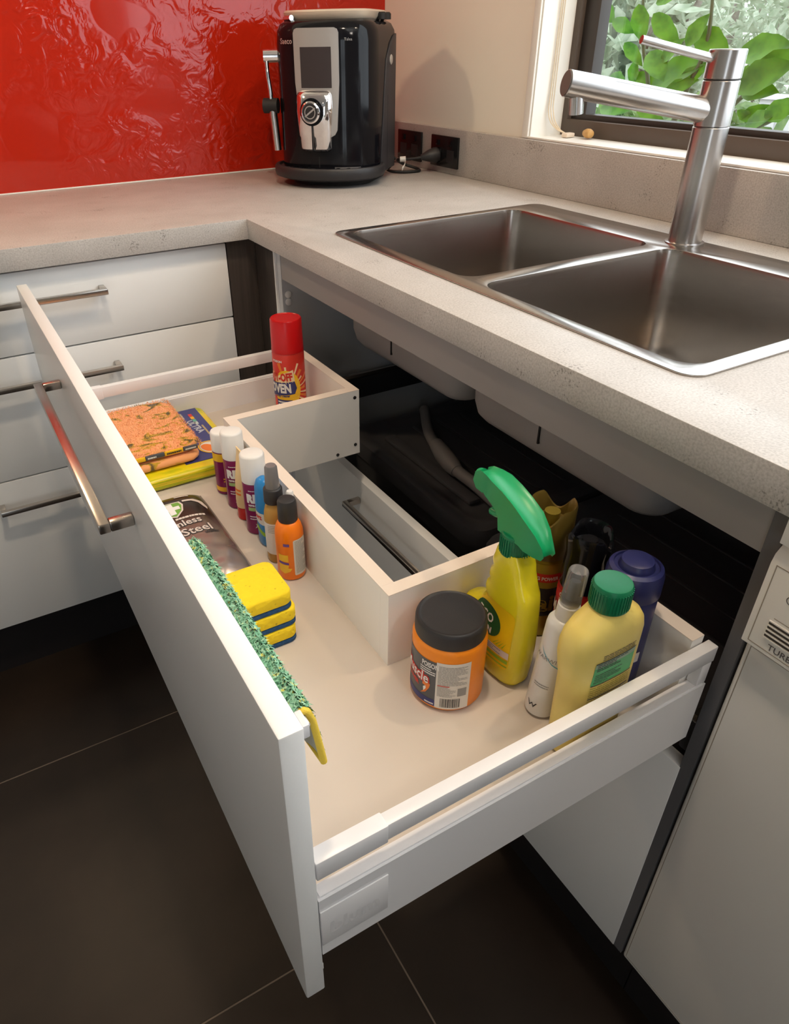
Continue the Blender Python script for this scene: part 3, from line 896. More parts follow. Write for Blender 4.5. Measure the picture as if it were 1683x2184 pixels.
# bean hopper cover and top tray
warm_refl_pl = mat('warm_reflection_plastic', (0.66, 0.56, 0.45), 0.3, 0.3)  # cream tint is a warm reflection put into the cover colour
hop = prism('hopper_cover', [(plan(-0.022, 0.07), 0.3092), (plan(-0.018, 0.07), 0.314), (plan(-0.016, 0.07), 0.322), (plan(-0.020, 0.07), 0.3255)], warm_refl_pl, cm)
tube('chrome_catch', [(-0.085, -0.075, 0.3125), (-0.062, -0.095, 0.3125)], 0.005, chrome, cm, 12)
for yy in (0.01, 0.045):
    lathe('top_knob', [(0.010, 0), (0.010, 0.010), (0.007, 0.013)], (0.100, yy, 0.3085), black_rubber, cm, 16)
link = _link

# ------------------------------------------------------------------ power outlets, plug, cord
out_mat = mat('black_outlet_plastic', (0.010, 0.010, 0.011), 0.18)
def outlet(y0, y1, label):
    t = thing('power_outlet', (-0.0148, (y0+y1)/2, 0.948), label, 'outlet', 'black outlets on the stone upstand')
    pl = box('plate', -0.0205, -0.0147, y0, y1, 0.914, 0.981, out_mat, t, 0.0015)
    for yy in (y0+0.028, y1-0.028):
        box('socket', -0.0212, -0.0204, yy-0.014, yy+0.014, 0.926, 0.952, black_matte, pl)
        box('switch', -0.0228, -0.0204, yy-0.006, yy+0.006, 0.960, 0.972, black_gloss, pl, 0.0008)
    return t
outlet(-0.2150, -0.1080, 'black power outlet on the upstand, half hidden behind the coffee machine')
outlet(-0.3680, -0.2590, 'black power outlet on the upstand with the plug in it')
pc = thing('power_lead', (-0.03, -0.287, 0.93), 'black power cord with plug and white cable tag beside the coffee machine', 'cable')
tube('plug', [(-0.0232, -0.287, 0.938), (-0.030, -0.287, 0.938), (-0.044, -0.284, 0.937), (-0.060, -0.276, 0.934)], [0.017, 0.017, 0.013, 0.006], black_matte, pc, 18)
tube('cable', bez([(-0.058, -0.277, 0.934), (-0.085, -0.262, 0.931), (-0.10, -0.235, 0.928), (-0.07, -0.215, 0.914), (-0.045, -0.235, 0.9045), (-0.060, -0.268, 0.9038), (-0.10, -0.262, 0.9038), (-0.122, -0.235, 0.905), (-0.122, -0.20, 0.912)], 8), 0.0034, black_rubber, pc, 10)
tube('cable', bez([(-0.104, -0.232, 0.930), (-0.115, -0.220, 0.940), (-0.118, -0.195, 0.965)], 6), 0.003, black_rubber, pc, 10)
tag_mat = mat('white_tag', (0.68, 0.66, 0.62), 0.5)
tube('cable_tie', [(-0.092, -0.258, 0.9315), (-0.104, -0.251, 0.9305)], 0.0062, tag_mat, pc, 12)
V, F = grid2d(0, 1, 0, 1, 6, 1)
pts = bez([(-0.097, -0.262, 0.928), (-0.103, -0.272, 0.921), (-0.116, -0.280, 0.914)], 3)
vv, ff = [], []
for q in pts:
    vv += [(q.x, q.y, q.z+0.004), (q.x-0.002, q.y-0.002, q.z-0.004)]
for i in range(len(pts)-1): ff.append((2*i, 2*i+1, 2*i+3, 2*i+2))
cl = mesh('cable_label', vv, ff, tag_mat, pc, True)
md = cl.modifiers.new('thick', 'SOLIDIFY'); md.thickness = 0.0006

# blind cord at the window
bc = thing('blind_cord', (0.045, -0.596, 1.0), 'cream blind cords with a wooden toggle on the window sill', 'cord')
cord_mat = mat('cream_cord', (0.72, 0.60, 0.44), 0.7)
for k, dx in enumerate((0.0, 0.004, 0.008)):
    tube('cord', bez([(0.040+dx, -0.5915, 2.05), (0.040+dx, -0.5925, 1.4), (0.038+dx, -0.593-0.001*k, 1.10), (0.036+dx, -0.596-0.003*k, 1.04), (0.046+dx*0.5, -0.610-0.003*k, 1.015), (0.050, -0.640, 1.0060)], 6), 0.0011, cord_mat, bc, 6)
box('cord_joiner', 0.040, 0.062, -0.652, -0.636, 1.0003, 1.0085, mat('clear_cream_plastic', (0.72, 0.60, 0.48), 0.3), bc, 0.002)
wood = mat('toggle_wood', (0.50, 0.28, 0.09), 0.45, var=0.15, scale=120)
tg = lathe('toggle', [(0.0025, 0), (0.006, 0.004), (0.0085, 0.012), (0.0088, 0.020), (0.007, 0.027), (0.003, 0.029)], (0, 0, 0), wood, bc, 20)
tg.matrix_basis = Matrix.Translation((0.066, -0.672, 1.0098)) @ Matrix.Rotation(R(75), 4, 'Z') @ Matrix.Rotation(R(-90), 4, 'Y')

# ------------------------------------------------------------------ things in the drawer
Z0 = ZF + 0.0003
txt_white = mat('white_print', (0.80, 0.79, 0.77), 0.5)
txt_dark = mat('dark_print', (0.03, 0.03, 0.035), 0.5)
txt_grey = mat('grey_small_print', (0.30, 0.29, 0.28), 0.6)
txt_red = mat('red_print', (0.62, 0.03, 0.02), 0.45)
txt_blue = mat('navy_print', (0.035, 0.04, 0.16), 0.45)
paper = mat('white_label', (0.72, 0.68, 0.63), 0.5)

# --- orange tub
C = (-0.8045, -1.4525, Z0)
tub = thing('orange_tub', C, 'orange plastic tub with black screw lid and poison label', 'tub')
orange = mat('orange_plastic', (0.86, 0.25, 0.010), 0.35, sub=0.0)
RT = 0.0362
lathe('tub_body', [(0.030, 0.0), (0.0345, 0.0015), (RT, 0.005), (RT, 0.074), (RT-0.001, 0.078), (RT-0.0030, 0.0805), (0.0325, 0.082)], C, orange, tub, 56)
prof = [(0.0330, 0.0795), (0.0342, 0.0800), (0.0345, 0.0820), (0.0341, 0.0945), (0.0332, 0.0970), (0.0315, 0.0980), (0.0300, 0.0972), (0.0280, 0.0972)]
lathe('screw_lid', prof, C, black_matte, tub, 56)
a0 = toward_cam(C)
St0 = cylmap(C, RT, a0)
St = lambda u, v, off: St0(u, 0.0050 + (v - 0.0075)*1.27, off)
slate = mat('slate_label', (0.085, 0.088, 0.098), 0.4)
l1 = decal('front_label', grid2d(-0.060, -0.0098, 0.0085, 0.0545, 16, 1), St, slate, tub)
decal('navy_band', grid2d(-0.060, -0.0098, 0.0085, 0.0150, 16, 1), St, txt_blue, l1, 0.0005)
l2 = decal('back_label', grid2d(-0.0098, 0.0235, 0.0075, 0.0555, 12, 1), St, paper, tub)
decal('lettering', shift(text2d('POISON', 0.0068, 0.0002, sx=0.75), -0.0258, 0.0475), St, txt_white, l1, 0.0006)
decal('lettering', lines2d(-0.0275, -0.0105, 0.0400, 0.0465, 3, 0.5, 3), St, txt_white, l1, 0.0006)
decal('lettering_outline', shift(text2d('Muscle', 0.0138, 0.0014, sx=0.95), -0.0540, 0.0328, R(-4)), St, txt_red, l1, 0.0006)
decal('lettering', shift(text2d('Muscle', 0.0138, 0.0002, sx=0.95), -0.0540, 0.0328, R(-4)), St, txt_white, l1, 0.0009)
decal('lettering', shift(text2d('POWER', 0.0060, 0.0003), -0.0500, 0.0245, R(-4)), St, txt_red, l1, 0.0006)
decal('flame_swirl', poly2d([[(-0.0262, 0.0165), (-0.020, 0.0200), (-0.0165, 0.0255), (-0.0152, 0.0300), (-0.0185, 0.0318), (-0.0235, 0.0300), (-0.0240, 0.0270), (-0.0205, 0.0265), (-0.0210, 0.0225)]], 0.004), St, mat('flame_orange', (0.80, 0.20, 0.03), 0.4), l1, 0.0006)
decal('flame_swirl', poly2d([[(-0.0222, 0.0205), (-0.0195, 0.0245), (-0.0200, 0.0270), (-0.0228, 0.0250)]], 0.004), St, txt_white, l1, 0.0009)
decal('maker_mark', lines2d(-0.0205, -0.0108, 0.0100, 0.0118, 1, 0.8, 5), St, txt_white, l1, 0.0008)
decal('small_print', lines2d(-0.0080, 0.0205, 0.0330, 0.0525, 14, 0.42, 6), St, txt_grey, l2, 0.0005)
decal('small_print', lines2d(-0.0080, 0.0100, 0.0205, 0.0315, 8, 0.42, 7), St, txt_grey, l2, 0.0005)
decal('red_line', grid2d(-0.0080, 0.0035, 0.0318, 0.0326, 4, 1), St, txt_red, l2, 0.0006)
decal('seal_box', grid2d(0.0115, 0.0205, 0.0215, 0.0300, 3, 1), St, txt_grey, l2, 0.0005)
rnd = random.Random(4); bars = []; u = -0.0045
while u < 0.0145:
    w = rnd.choice((0.0004, 0.0006, 0.0009)); bars.append(grid2d(u, u+w, 0.0095, 0.0190, 1, 1)); u += w + rnd.choice((0.0004, 0.0007))
decal('barcode', merge2d(bars), St, txt_dark, l2, 0.0006)

# --- yellow trigger spray
sx, ycap = -0.740, -1.459
sp_ = thing('spray_bottle', (sx, -1.447, Z0), 'yellow cleaner spray bottle with green trigger head', 'spray bottle')
yel = mat('yellow_translucent_plastic', (0.78, 0.66, 0.015), 0.22, coat=0.2, sub=0.0)
green = mat('green_trigger_plastic', (0.005, 0.31, 0.105), 0.3)
green_d = mat('dark_green_cap', (0.004, 0.17, 0.070), 0.35)
secs = []
for z, ya, yb, rx in [(.6213,-1.482,-1.416,.014),(.6235,-1.485,-1.412,.017),(.628,-1.487,-1.409,.0185),(.650,-1.489,-1.406,.0195),(.672,-1.490,-1.4035,.0195),(.683,-1.490,-1.4025,.019),(.688,-1.490,-1.405,.0185),(.693,-1.490,-1.4165,.0175),(.699,-1.4895,-1.428,.0165),(.706,-1.489,-1.4335,.016),(.711,-1.4885,-1.431,.016),(.7145,-1.488,-1.432,.0157),(.7185,-1.4865,-1.4365,.0155),(.723,-1.485,-1.4335,.0155),(.7275,-1.483,-1.4345,.0152),(.732,-1.4805,-1.4385,.015),(.737,-1.4775,-1.436,.0148),(.742,-1.475,-1.4375,.0146),(.7475,-1.4705,-1.4395,.0143),(.750,-1.469,-1.441,.0138)]:
    if z > .69: z = .69 + (z-.69)*1.42
    ya -= 0.004 if z < .74 else 0.002
    secs.append((z, sx, (ya+yb)/2 - (0.003 if z > .76 else 0.002 if z > .73 else 0.001), rx, (yb-ya)/2, 3.0))
bl = Loft(secs, 44); bl.build('bottle_body', yel, sp_, 60)
cap = lathe('ribbed_collar', [(0.0148, 0.0), (0.0152, 0.001), (0.0150, 0.0215), (0.0140, 0.0225)], (sx, ycap, 0.7715), green_d, sp_, 40)
for k in range(36):
    a = 2*PI*k/36
    if math.cos(a - toward_cam((sx, ycap))) > -0.2:
        o = box('rib', -0.0006, 0.0006, -0.0004, 0.0004, 0.002, 0.019, green_d, cap)
        o.matrix_basis = Matrix.Translation((sx + 0.0153*math.cos(a), ycap + 0.0153*math.sin(a), 0.7715)) @ Matrix.Rotation(a, 4, 'Z')
hp = [(-1.3965, .8050), (-1.3985, .8165), (-1.4050, .8215), (-1.4150, .8225), (-1.4250, .8215), (-1.4400, .8175), (-1.4550, .8110), (-1.4700, .8020), (-1.4830, .7900), (-1.4915, .7770), (-1.4945, .7690), (-1.4930, .7655), (-1.4850, .7645), (-1.4760, .7670), (-1.4690, .7695), (-1.4410, .7695), (-1.4410, .7790), (-1.4400, .7860), (-1.4350, .7930), (-1.4280, .7975), (-1.4170, .8005), (-1.4100, .8010), (-1.4090, .7985), (-1.4000, .7990)]
hp = [(y - 0.004, .7890 + (z - .7645)*0.78) for y, z in hp]
def wid(y, z):
    w = 0.0118
    if y > -1.425: w = 0.0118 - 0.0040*min(1, (y + 1.425)/0.012)
    if y < -1.48: w = 0.0118 - 0.0050*min(1, (-1.48 - y)/0.014)
    return w
bm = bmesh.new()
rows = []
for s_, k in ((-1, 0.55), (-1, 1.0), (1, 1.0), (1, 0.55)):
    ins = 0.0 if k == 1.0 else 0.0022
    cy_ = sum(p[0] for p in hp)/len(hp); cz_ = sum(p[1] for p in hp)/len(hp)
    row = []
    for i, (y, z) in enumerate(hp):
        p0, p1 = hp[i-1], hp[(i+1) % len(hp)]
        t = Vector((p1[0]-p0[0], p1[1]-p0[1])).normalized(); nrm = Vector((t.y, -t.x))
        # clockwise loop: inward normal
        row.append(bm.verts.new((sx + s_*wid(y, z)*(1.0 if k != 1.0 else 0.72), y + nrm.x*ins*(1 if k != 1.0 else 0), z + nrm.y*ins*(1 if k != 1.0 else 0))) if False else bm.verts.new((sx + s_*wid(y, z)*(0.70 if k == 1.0 else 1.0), y + (nrm.x*ins), z + (nrm.y*ins))))
    rows.append(row)
order = [rows[0], rows[1], rows[2], rows[3]]
g = len(hp)
for j in range(3):
    for i in range(g):
        k = (i+1) % g
        bm.faces.new((order[j][i], order[j][k], order[j+1][k], order[j+1][i]))
bm.faces.new(order[0][::-1]); bm.faces.new(order[3])
bmesh.ops.recalc_face_normals(bm, faces=bm.faces[:])
bmesh.ops.triangulate(bm, faces=[f for f in bm.faces if len(f.verts) > 4])
th_ = from_bm('trigger_head', bm, green, sp_, True, 50)
tube('trigger', bez([(sx, -1.4450, .8080), (sx, -1.4380, .8020), (sx, -1.4290, .7965), (sx, -1.4190, .7950)], 5), [0.0035]*10 + [0.004]*5 + [0.0025], green, sp_, 12)
tube('nozzle', [(sx, -1.4035, .8250), (sx, -1.3985, .8238)], [0.0070, 0.0066], green, sp_, 16)
label_y = mat('bright_yellow_label', (0.90, 0.62, 0.01), 0.35)
lime = mat('lime_print', (0.30, 0.52, 0.03), 0.4)
Sx = lambda u, v, off: bl.negx(-1.4610 - u*0.95, 0.6440 + (v - 0.6335)*1.15, off)
lab = decal('label', poly2d([rr(-0.0290, 0.0260, 0.6335, 0.6960, 0.006)], 0.006), Sx, label_y, sp_)
decal('green_oval', poly2d([ell(-0.0105, 0.6745, 0.0215, 0.0150, 28, R(-6))], 0.005), Sx, mat('forest_green_print', (0.01, 0.10, 0.03), 0.4), lab, 0.0006)
decal('lettering', shift(text2d('ECO', 0.0120, 0.0003), -0.0250, 0.6745, R(-3)), Sx, txt_white, lab, 0.0009)
decal('lettering', shift(text2d('GREEN', 0.0085, 0.0004), -0.0270, 0.6645, R(-3)), Sx, txt_white, lab, 0.0009)
decal('text_panel', grid2d(-0.0290, 0.0255, 0.6470, 0.6545, 10, 1), Sx, paper, lab, 0.0006)
decal('small_print', lines2d(-0.0120, 0.0160, 0.6478, 0.6540, 3, 0.5, 11), Sx, txt_grey, lab, 0.0008)
for k, (va, vb) in enumerate(((0.6415, 0.6450), (0.6370, 0.6385))):
    decal('lime_band', grid2d(-0.0285, 0.0250, va, vb, 10, 1), Sx, lime, lab, 0.0006)
for k in range(4):
    decal('lime_streak', poly2d([[(0.004+k*0.004, 0.6565), (0.0055+k*0.004, 0.6565), (0.0125+k*0.003, 0.6640)]]), Sx, lime, lab, 0.0006)

# --- white pump bottle
C = (-0.7403, -1.5225, Z0)
wb = thing('pump_bottle', C, 'slim white pump spray bottle with clear cap beside the pale yellow bottle', 'bottle')
wpl = mat('white_bottle_plastic', (0.74, 0.73, 0.71), 0.3)
RW = 0.0150
C = (-0.7425, -1.5225, Z0 + 0.0012)
lathe('bottle_body', [(0.0125, 0), (0.0145, 0.001), (RW, 0.004), (RW, 0.108), (0.0145, 0.113), (0.0125, 0.1165), (0.0095, 0.1185)], C, wpl, wb, 40)
lathe('pump_collar', [(0.0096, 0.118), (0.0100, 0.119), (0.0098, 0.133), (0.0080, 0.135), (0.0080, 0.140)], C, wpl, wb, 32)
lathe('pump_stem', [(0.0042, 0.140), (0.0042, 0.158), (0.0036, 0.160)], C, wpl, wb, 20)
clear = mat('clear_cap_plastic', (0.90, 0.89, 0.87), 0.12, trans=0.85, ior=1.2)
V, F = lathe_data([(0.0092, 0.136), (0.0086, 0.1695), (0.0078, 0.1712)], 32, C)
F = F[:-2] + [F[-1]]
mesh('clear_cap', V, F, clear, wb, True, 40)
a0 = toward_cam(C) - R(18)
Sw = cylmap(C, RW, a0)
teal = mat('teal_print', (0.12, 0.42, 0.52), 0.4)
decal('lettering', shift(text2d('WARWICK', 0.0066, sx=1.0), -0.0160, 0.0735, R(-2)), Sw, txt_grey, wb)
decal('swoosh', poly2d([[(-0.012, 0.0885), (-0.006, 0.0800), (0.004, 0.0705), (0.011, 0.0665), (0.0145, 0.0680), (0.0125, 0.0720), (0.0135, 0.0690), (0.011, 0.0680), (0.004, 0.0718), (-0.006, 0.0812)]], 0.004), Sw, teal, wb)
decal('small_print', lines2d(-0.008, 0.007, 0.0385, 0.0440, 2, 0.35, 9), Sw, txt_grey, wb)
wm = [[(-0.0100, 0.0170), (-0.0065, 0.0105), (-0.0040, 0.0145), (-0.0020, 0.0105), (0.0010, 0.0170), (-0.0002, 0.0170), (-0.0022, 0.0128), (-0.0040, 0.0165), (-0.0063, 0.0128), (-0.0088, 0.0170)]]
decal('monogram', poly2d(wm), Sw, txt_dark, wb)

wb.rotation_euler = (R(2.0), R(3.5), 0)
# --- pale yellow bottle with green cap
cb = thing('cleaner_bottle', (-0.735, -1.567, Z0), 'pale yellow cleaner bottle with green screw cap at the drawer side rail', 'bottle')
pale = mat('pale_yellow_plastic', (0.80, 0.63, 0.17), 0.35)
secs = [(.6213,-.732,-1.567,.031,.0135,3.2),(.624,-.732,-1.567,.034,.0165,3.2),(.630,-.732,-1.567,.0350,.0175,3.2),(.715,-.733,-1.567,.0365,.0180,3.2),(.728,-.7345,-1.567,.0380,.0183,3.2),(.745,-.736,-1.567,.0405,.0185,3.0),(.757,-.736,-1.567,.0405,.0185,3.0),(.766,-.736,-1.567,.0385,.0182,2.8),(.774,-.7355,-1.567,.0330,.0172,2.5),(.780,-.736,-1.567,.0240,.0155,2.2),(.784,-.736,-1.567,.0170,.0145,2.0),(.787,-.736,-1.567,.0138,.0138,2.0),(.790,-.736,-1.567,.0135,.0135,2.0)]
pb = Loft(secs, 48); pb.build('bottle_body', pale, cb, 60)
cp_ = lathe('screw_cap', [(0.0158, 0.0), (0.0163, 0.001), (0.0160, 0.0215), (0.0150, 0.0232), (0.0130, 0.0228)], (-0.736, -1.567, 0.7862), green_d, cb, 44)
for k in range(40):
    a = 2*PI*k/40
    if math.cos(a - toward_cam((-0.736, -1.567))) > -0.2:
        o = box('rib', -0.0005, 0.0005, -0.0005, 0.0005, 0.002, 0.0195, green_d, cp_)
        o.matrix_basis = Matrix.Translation((-0.736 + 0.0162*math.cos(a), -1.567 + 0.0162*math.sin(a), 0.7862)) @ Matrix.Rotation(a, 4, 'Z')
Sy = lambda u, v, off: pb.negy(-0.745 + u, v + 0.034, off)
grn = mat('mid_green_print', (0.07, 0.42, 0.15), 0.4)
gl = decal('green_label', grid2d(-0.012, 0.034, 0.6820, 0.7060, 10, 1), Sy, grn, cb)
decal('grey_strip', grid2d(-0.012, 0.034, 0.7030, 0.7085, 10, 1), Sy, mat('grey_green_print', (0.30, 0.42, 0.30), 0.5), gl, 0.0005)
decal('black_rule', merge2d([grid2d(-0.012, 0.034, z, z+0.0012, 10, 1) for z in (0.7083, 0.6812, 0.6655, 0.651)]), Sy, txt_dark, gl, 0.0007)
decal('small_print', lines2d(-0.010, 0.032, 0.6990, 0.7080, 4, 0.45, 21), Sy, txt_dark, gl, 0.0007)
decal('small_print', lines2d(-0.010, 0.020, 0.6840, 0.6960, 5, 0.35, 22), Sy, txt_dark, gl, 0.0007)
decal('small_print', lines2d(-0.012, 0.034, 0.6670, 0.6800, 5, 0.35, 23), Sy, mat('olive_print', (0.30, 0.25, 0.04), 0.5), gl, 0.0007)
decal('small_print', lines2d(-0.012, 0.034, 0.6525, 0.6645, 5, 0.35, 24), Sy, MATS['olive_print'], gl, 0.0007)
decal('small_print', lines2d(-0.006, 0.032, 0.7105, 0.7165, 3, 0.4, 25), Sy, txt_dark, gl, 0.0007)

# --- gold spray can, black capped can, navy tub
def aerosol(c, r, h, bodymat):
    return [(r-0.002, 0), (r, 0.002), (r, h), (r-0.002, h+0.003)]
C = (-0.665, -1.427, Z0)
gc = thing('gold_spray_can', C, 'gold and red insect spray can with scooped gold cap behind the yellow bottle', 'spray can')
gold = mat('gold_can', (0.34, 0.25, 0.035), 0.3, 0.5)
gold_d = mat('dark_gold_cap', (0.16, 0.105, 0.02), 0.35, 0.2)
lathe('can_body', [(0.0205, 0), (0.0222, 0.002), (0.0222, 0.100), (0.0205, 0.104)], C, gold, gc, 40)
def scoop_cap(name, C, prof, m, parent, lo, cutdir, seg=48):
    """cap whose rim dips on one side"""
    V, F = [], []
    for r, z in prof:
        for i in range(seg):
            a = 2*PI*i/seg
            dz = 0.0
            if z > lo: dz = -(z - lo) * 0.75 * max(0.0, math.cos(2*(a - cutdir)))**1.5
            V.append((C[0]+r*math.cos(a), C[1]+r*math.sin(a), C[2]+z+dz))
    n = len(prof)
    for j in range(n-1):
        for i in range(seg):
            k = (i+1) % seg
            F.append((j*seg+i, j*seg+k, (j+1)*seg+k, (j+1)*seg+i))
    F.append(tuple((n-1)*seg+i for i in range(seg)))
    return mesh(name, V, F, m, parent, True, 45)
scoop_cap('cap', C, [(0.0206, 0.102), (0.0226, 0.104), (0.0232, 0.130), (0.0236, 0.160), (0.0225, 0.163), (0.0205, 0.160), (0.0190, 0.140), (0.010, 0.138)], gold_d, gc, 0.138, R(-150))
tube('button', [(C[0], C[1], C[2]+0.137), (C[0], C[1], C[2]+0.152)], 0.008, gold, gc, 14)
Sg = cylmap(C, 0.0222, toward_cam(C) - R(5))
gsh = decal('shoulder', grid2d(-0.030, 0.030, 0.099, 0.100, 12, 1), Sg, gold, gc, 0.0002)
rb = decal('red_band', grid2d(-0.030, 0.030, 0.0760, 0.0870, 14, 1), Sg, txt_red, gc)
decal('lettering', shift(text2d('KILLING POWER', 0.0060, 0.0002, sx=0.85), -0.018, 0.0790), Sg, txt_white, rb, 0.0006)
bb = decal('black_panel', grid2d(-0.030, 0.030, 0.030, 0.068, 14, 1), Sg, txt_dark, gc)
decal('lettering', shift(text2d('Raid', 0.030, 0.0010), -0.018, 0.038), Sg, gold, bb, 0.0006)

C = (-0.668, -1.4815, Z0)
bcn = thing('black_capped_spray_can', C, 'red aerosol can with glossy black scooped cap behind the white pump bottle', 'spray can')
redcan = mat('red_can', (0.42, 0.015, 0.012), 0.3, 0.2)
lathe('can_body', [(0.0200, 0), (0.0216, 0.002), (0.0216, 0.094), (0.0195, 0.098)], C, redcan, bcn, 40)
scoop_cap('cap', C, [(0.0196, 0.096), (0.0212, 0.099), (0.0205, 0.125), (0.0200, 0.136), (0.0215, 0.150), (0.0219, 0.158), (0.0205, 0.162), (0.0180, 0.158), (0.0165, 0.145), (0.008, 0.143)], black_gloss, bcn, 0.142, R(-65))
tube('button', [(C[0], C[1], C[2]+0.142), (C[0], C[1], C[2]+0.152)], 0.0075, black_gloss, bcn, 14)
Sb = cylmap(C, 0.0216, toward_cam(C) - R(22))
wl = decal('bright_red_band', grid2d(-0.026, 0.030, 0.0800, 0.0945, 14, 1), Sb, mat('bright_red_print', (0.62, 0.02, 0.02), 0.35), bcn)
decal('lettering', shift(text2d('CAUTION', 0.0072, 0.0003, sx=0.75), -0.012, 0.0868), Sb, txt_white, wl, 0.0006)
decal('lettering', lines2d(-0.012, 0.012, 0.0815, 0.0855, 2, 0.5, 31), Sb, txt_white, wl, 0.0006)
decal('lettering', shift(text2d('Mortein', 0.0190, 0.0006, sx=0.70), -0.024, 0.0640), Sb, txt_white, bcn, 0.0006)
decal('olive_band', grid2d(-0.026, 0.030, 0.020, 0.052, 14, 1), Sb, mat('olive_red_print', (0.25, 0.10, 0.02), 0.4), bcn)

C = (-0.667, -1.5360, Z0)
nt_ = thing('navy_tub', C, 'dark navy cylindrical wipes tub in the shaded drawer corner', 'tub')
navy = mat('navy_plastic', (0.022, 0.026, 0.110), 0.35)
lathe('tub_body', [(0.0225, 0), (0.0245, 0.002), (0.0245, 0.128), (0.0235, 0.131)], C, navy, nt_, 44)
ld_ = lathe('lid', [(0.0248, 0.1300), (0.0254, 0.1310), (0.0252, 0.1500), (0.0235, 0.1560), (0.0200, 0.1580), (0.0195, 0.1560), (0.0160, 0.1560), (0.0140, 0.1630), (0.0110, 0.1640)], C, navy, nt_, 44)
Sn = cylmap(C, 0.0245, toward_cam(C) + R(22))
decal('label', grid2d(-0.012, 0.016, 0.058, 0.070, 8, 1), Sn, paper, nt_)

# --- oven cleaner can
C = (-0.6763, -0.8115, Z0)
oc = thing('oven_cleaner_can', C, 'tall red oven cleaner can with red cap in the far drawer corner', 'spray can')
red_cap = mat('red_cap_plastic', (0.52, 0.004, 0.006), 0.28)
lathe('can_body', [(0.0250, 0), (0.0268, 0.002), (0.0268, 0.1215), (0.0255, 0.1250)], C, mat('red_can_print', (0.62, 0.035, 0.022), 0.25, 0.1), oc, 48)
lathe('cap', [(0.0258, 0.1245), (0.0268, 0.1250), (0.0268, 0.1300), (0.0264, 0.1320), (0.0258, 0.1770), (0.0245, 0.1790), (0.0225, 0.1795), (0.0215, 0.1785)], C, red_cap, oc, 48)
So = cylmap(C, 0.0268, toward_cam(C) - R(12))
rays = []
yray = mat('yellow_print', (0.86, 0.50, 0.02), 0.35)
cream_p = mat('cream_print', (0.86, 0.66, 0.40), 0.35)
for k in range(18):
    a = R(-75 + k*13)
    p0 = (0.002, 0.062)
    L0, L1 = 0.016, 0.034 + 0.008*(k % 3)
    w = 0.0018 if k % 2 else 0.0030
    ca, sa = math.cos(a), math.sin(a)
    rays.append((k, [(p0[0]+ca*L0 - sa*w*.3, p0[1]+sa*L0 + ca*w*.3), (p0[0]+ca*L0 + sa*w*.3, p0[1]+sa*L0 - ca*w*.3), (p0[0]+ca*L1 + sa*w, p0[1]+sa*L1 - ca*w), (p0[0]+ca*L1 - sa*w, p0[1]+sa*L1 + ca*w)]))
def clipr(l): return [(max(-0.034, min(0.040, x)), max(0.004, min(0.112, y))) for x, y in l]
decal('sunburst_ray', merge2d([poly2d([clipr(l)], 0.006) for k, l in rays if k % 2]), So, cream_p, oc)
decal('sunburst_ray', merge2d([poly2d([clipr(l)], 0.006) for k, l in rays if not k % 2]), So, MATS['flame_orange'], oc, 0.0002)
lb1 = decal('glow', poly2d([ell(0.000, 0.064, 0.024, 0.034, 28)], 0.006), So, yray, oc, 0.0004)
decal('white_flash', poly2d([[(-0.032, 0.078), (-0.028, 0.094), (-0.022, 0.084), (-0.010, 0.090), (0.012, 0.099), (0.014, 0.078), (0.000, 0.074)]], 0.006), So, cream_p, oc, 0.0006)
decal('lettering', shift(text2d('EASY-OFF', 0.0185, 0.0009, sx=0.62), -0.0385, 0.0765, R(5)), So, txt_red, oc, 0.0009)
decal('navy_swash', poly2d([[(-0.036, 0.050), (-0.036, 0.0735), (0.0135, 0.0785), (0.0170, 0.066), (0.0130, 0.056)]], 0.006), So, txt_blue, oc, 0.0007)
decal('lettering', shift(text2d('OVEN', 0.0215, 0.0010, sx=0.70), -0.0330, 0.0570, R(3)), So, txt_white, oc, 0.0010)
decal('lettering', shift(text2d('Heavy Duty Cleaner', 0.0058, 0.0002, sx=0.8), -0.0340, 0.0490, R(3)), So, txt_blue, oc, 0.0009)
decal('lettering', shift(text2d('POISON', 0.0050, 0.0002), -0.0240, 0.1110), So, txt_white, oc, 0.0006)
nb = decal('navy_box', grid2d(-0.0200, 0.0080, 0.0310, 0.0450, 8, 1), So, txt_blue, oc, 0.0007)
decal('small_print', lines2d(-0.0180, 0.0060, 0.0325, 0.0435, 2, 0.5, 41), So, txt_white, nb, 0.0010)
decal('flower', poly2d([[(0.0000+0.010*math.cos(R(a))*(1 if k % 2 else 0.55), 0.018+0.010*math.sin(R(a))*(1 if k % 2 else 0.55)) for k, a in enumerate(range(0, 360, 30))]], 0.006), So, txt_white, oc, 0.0007)

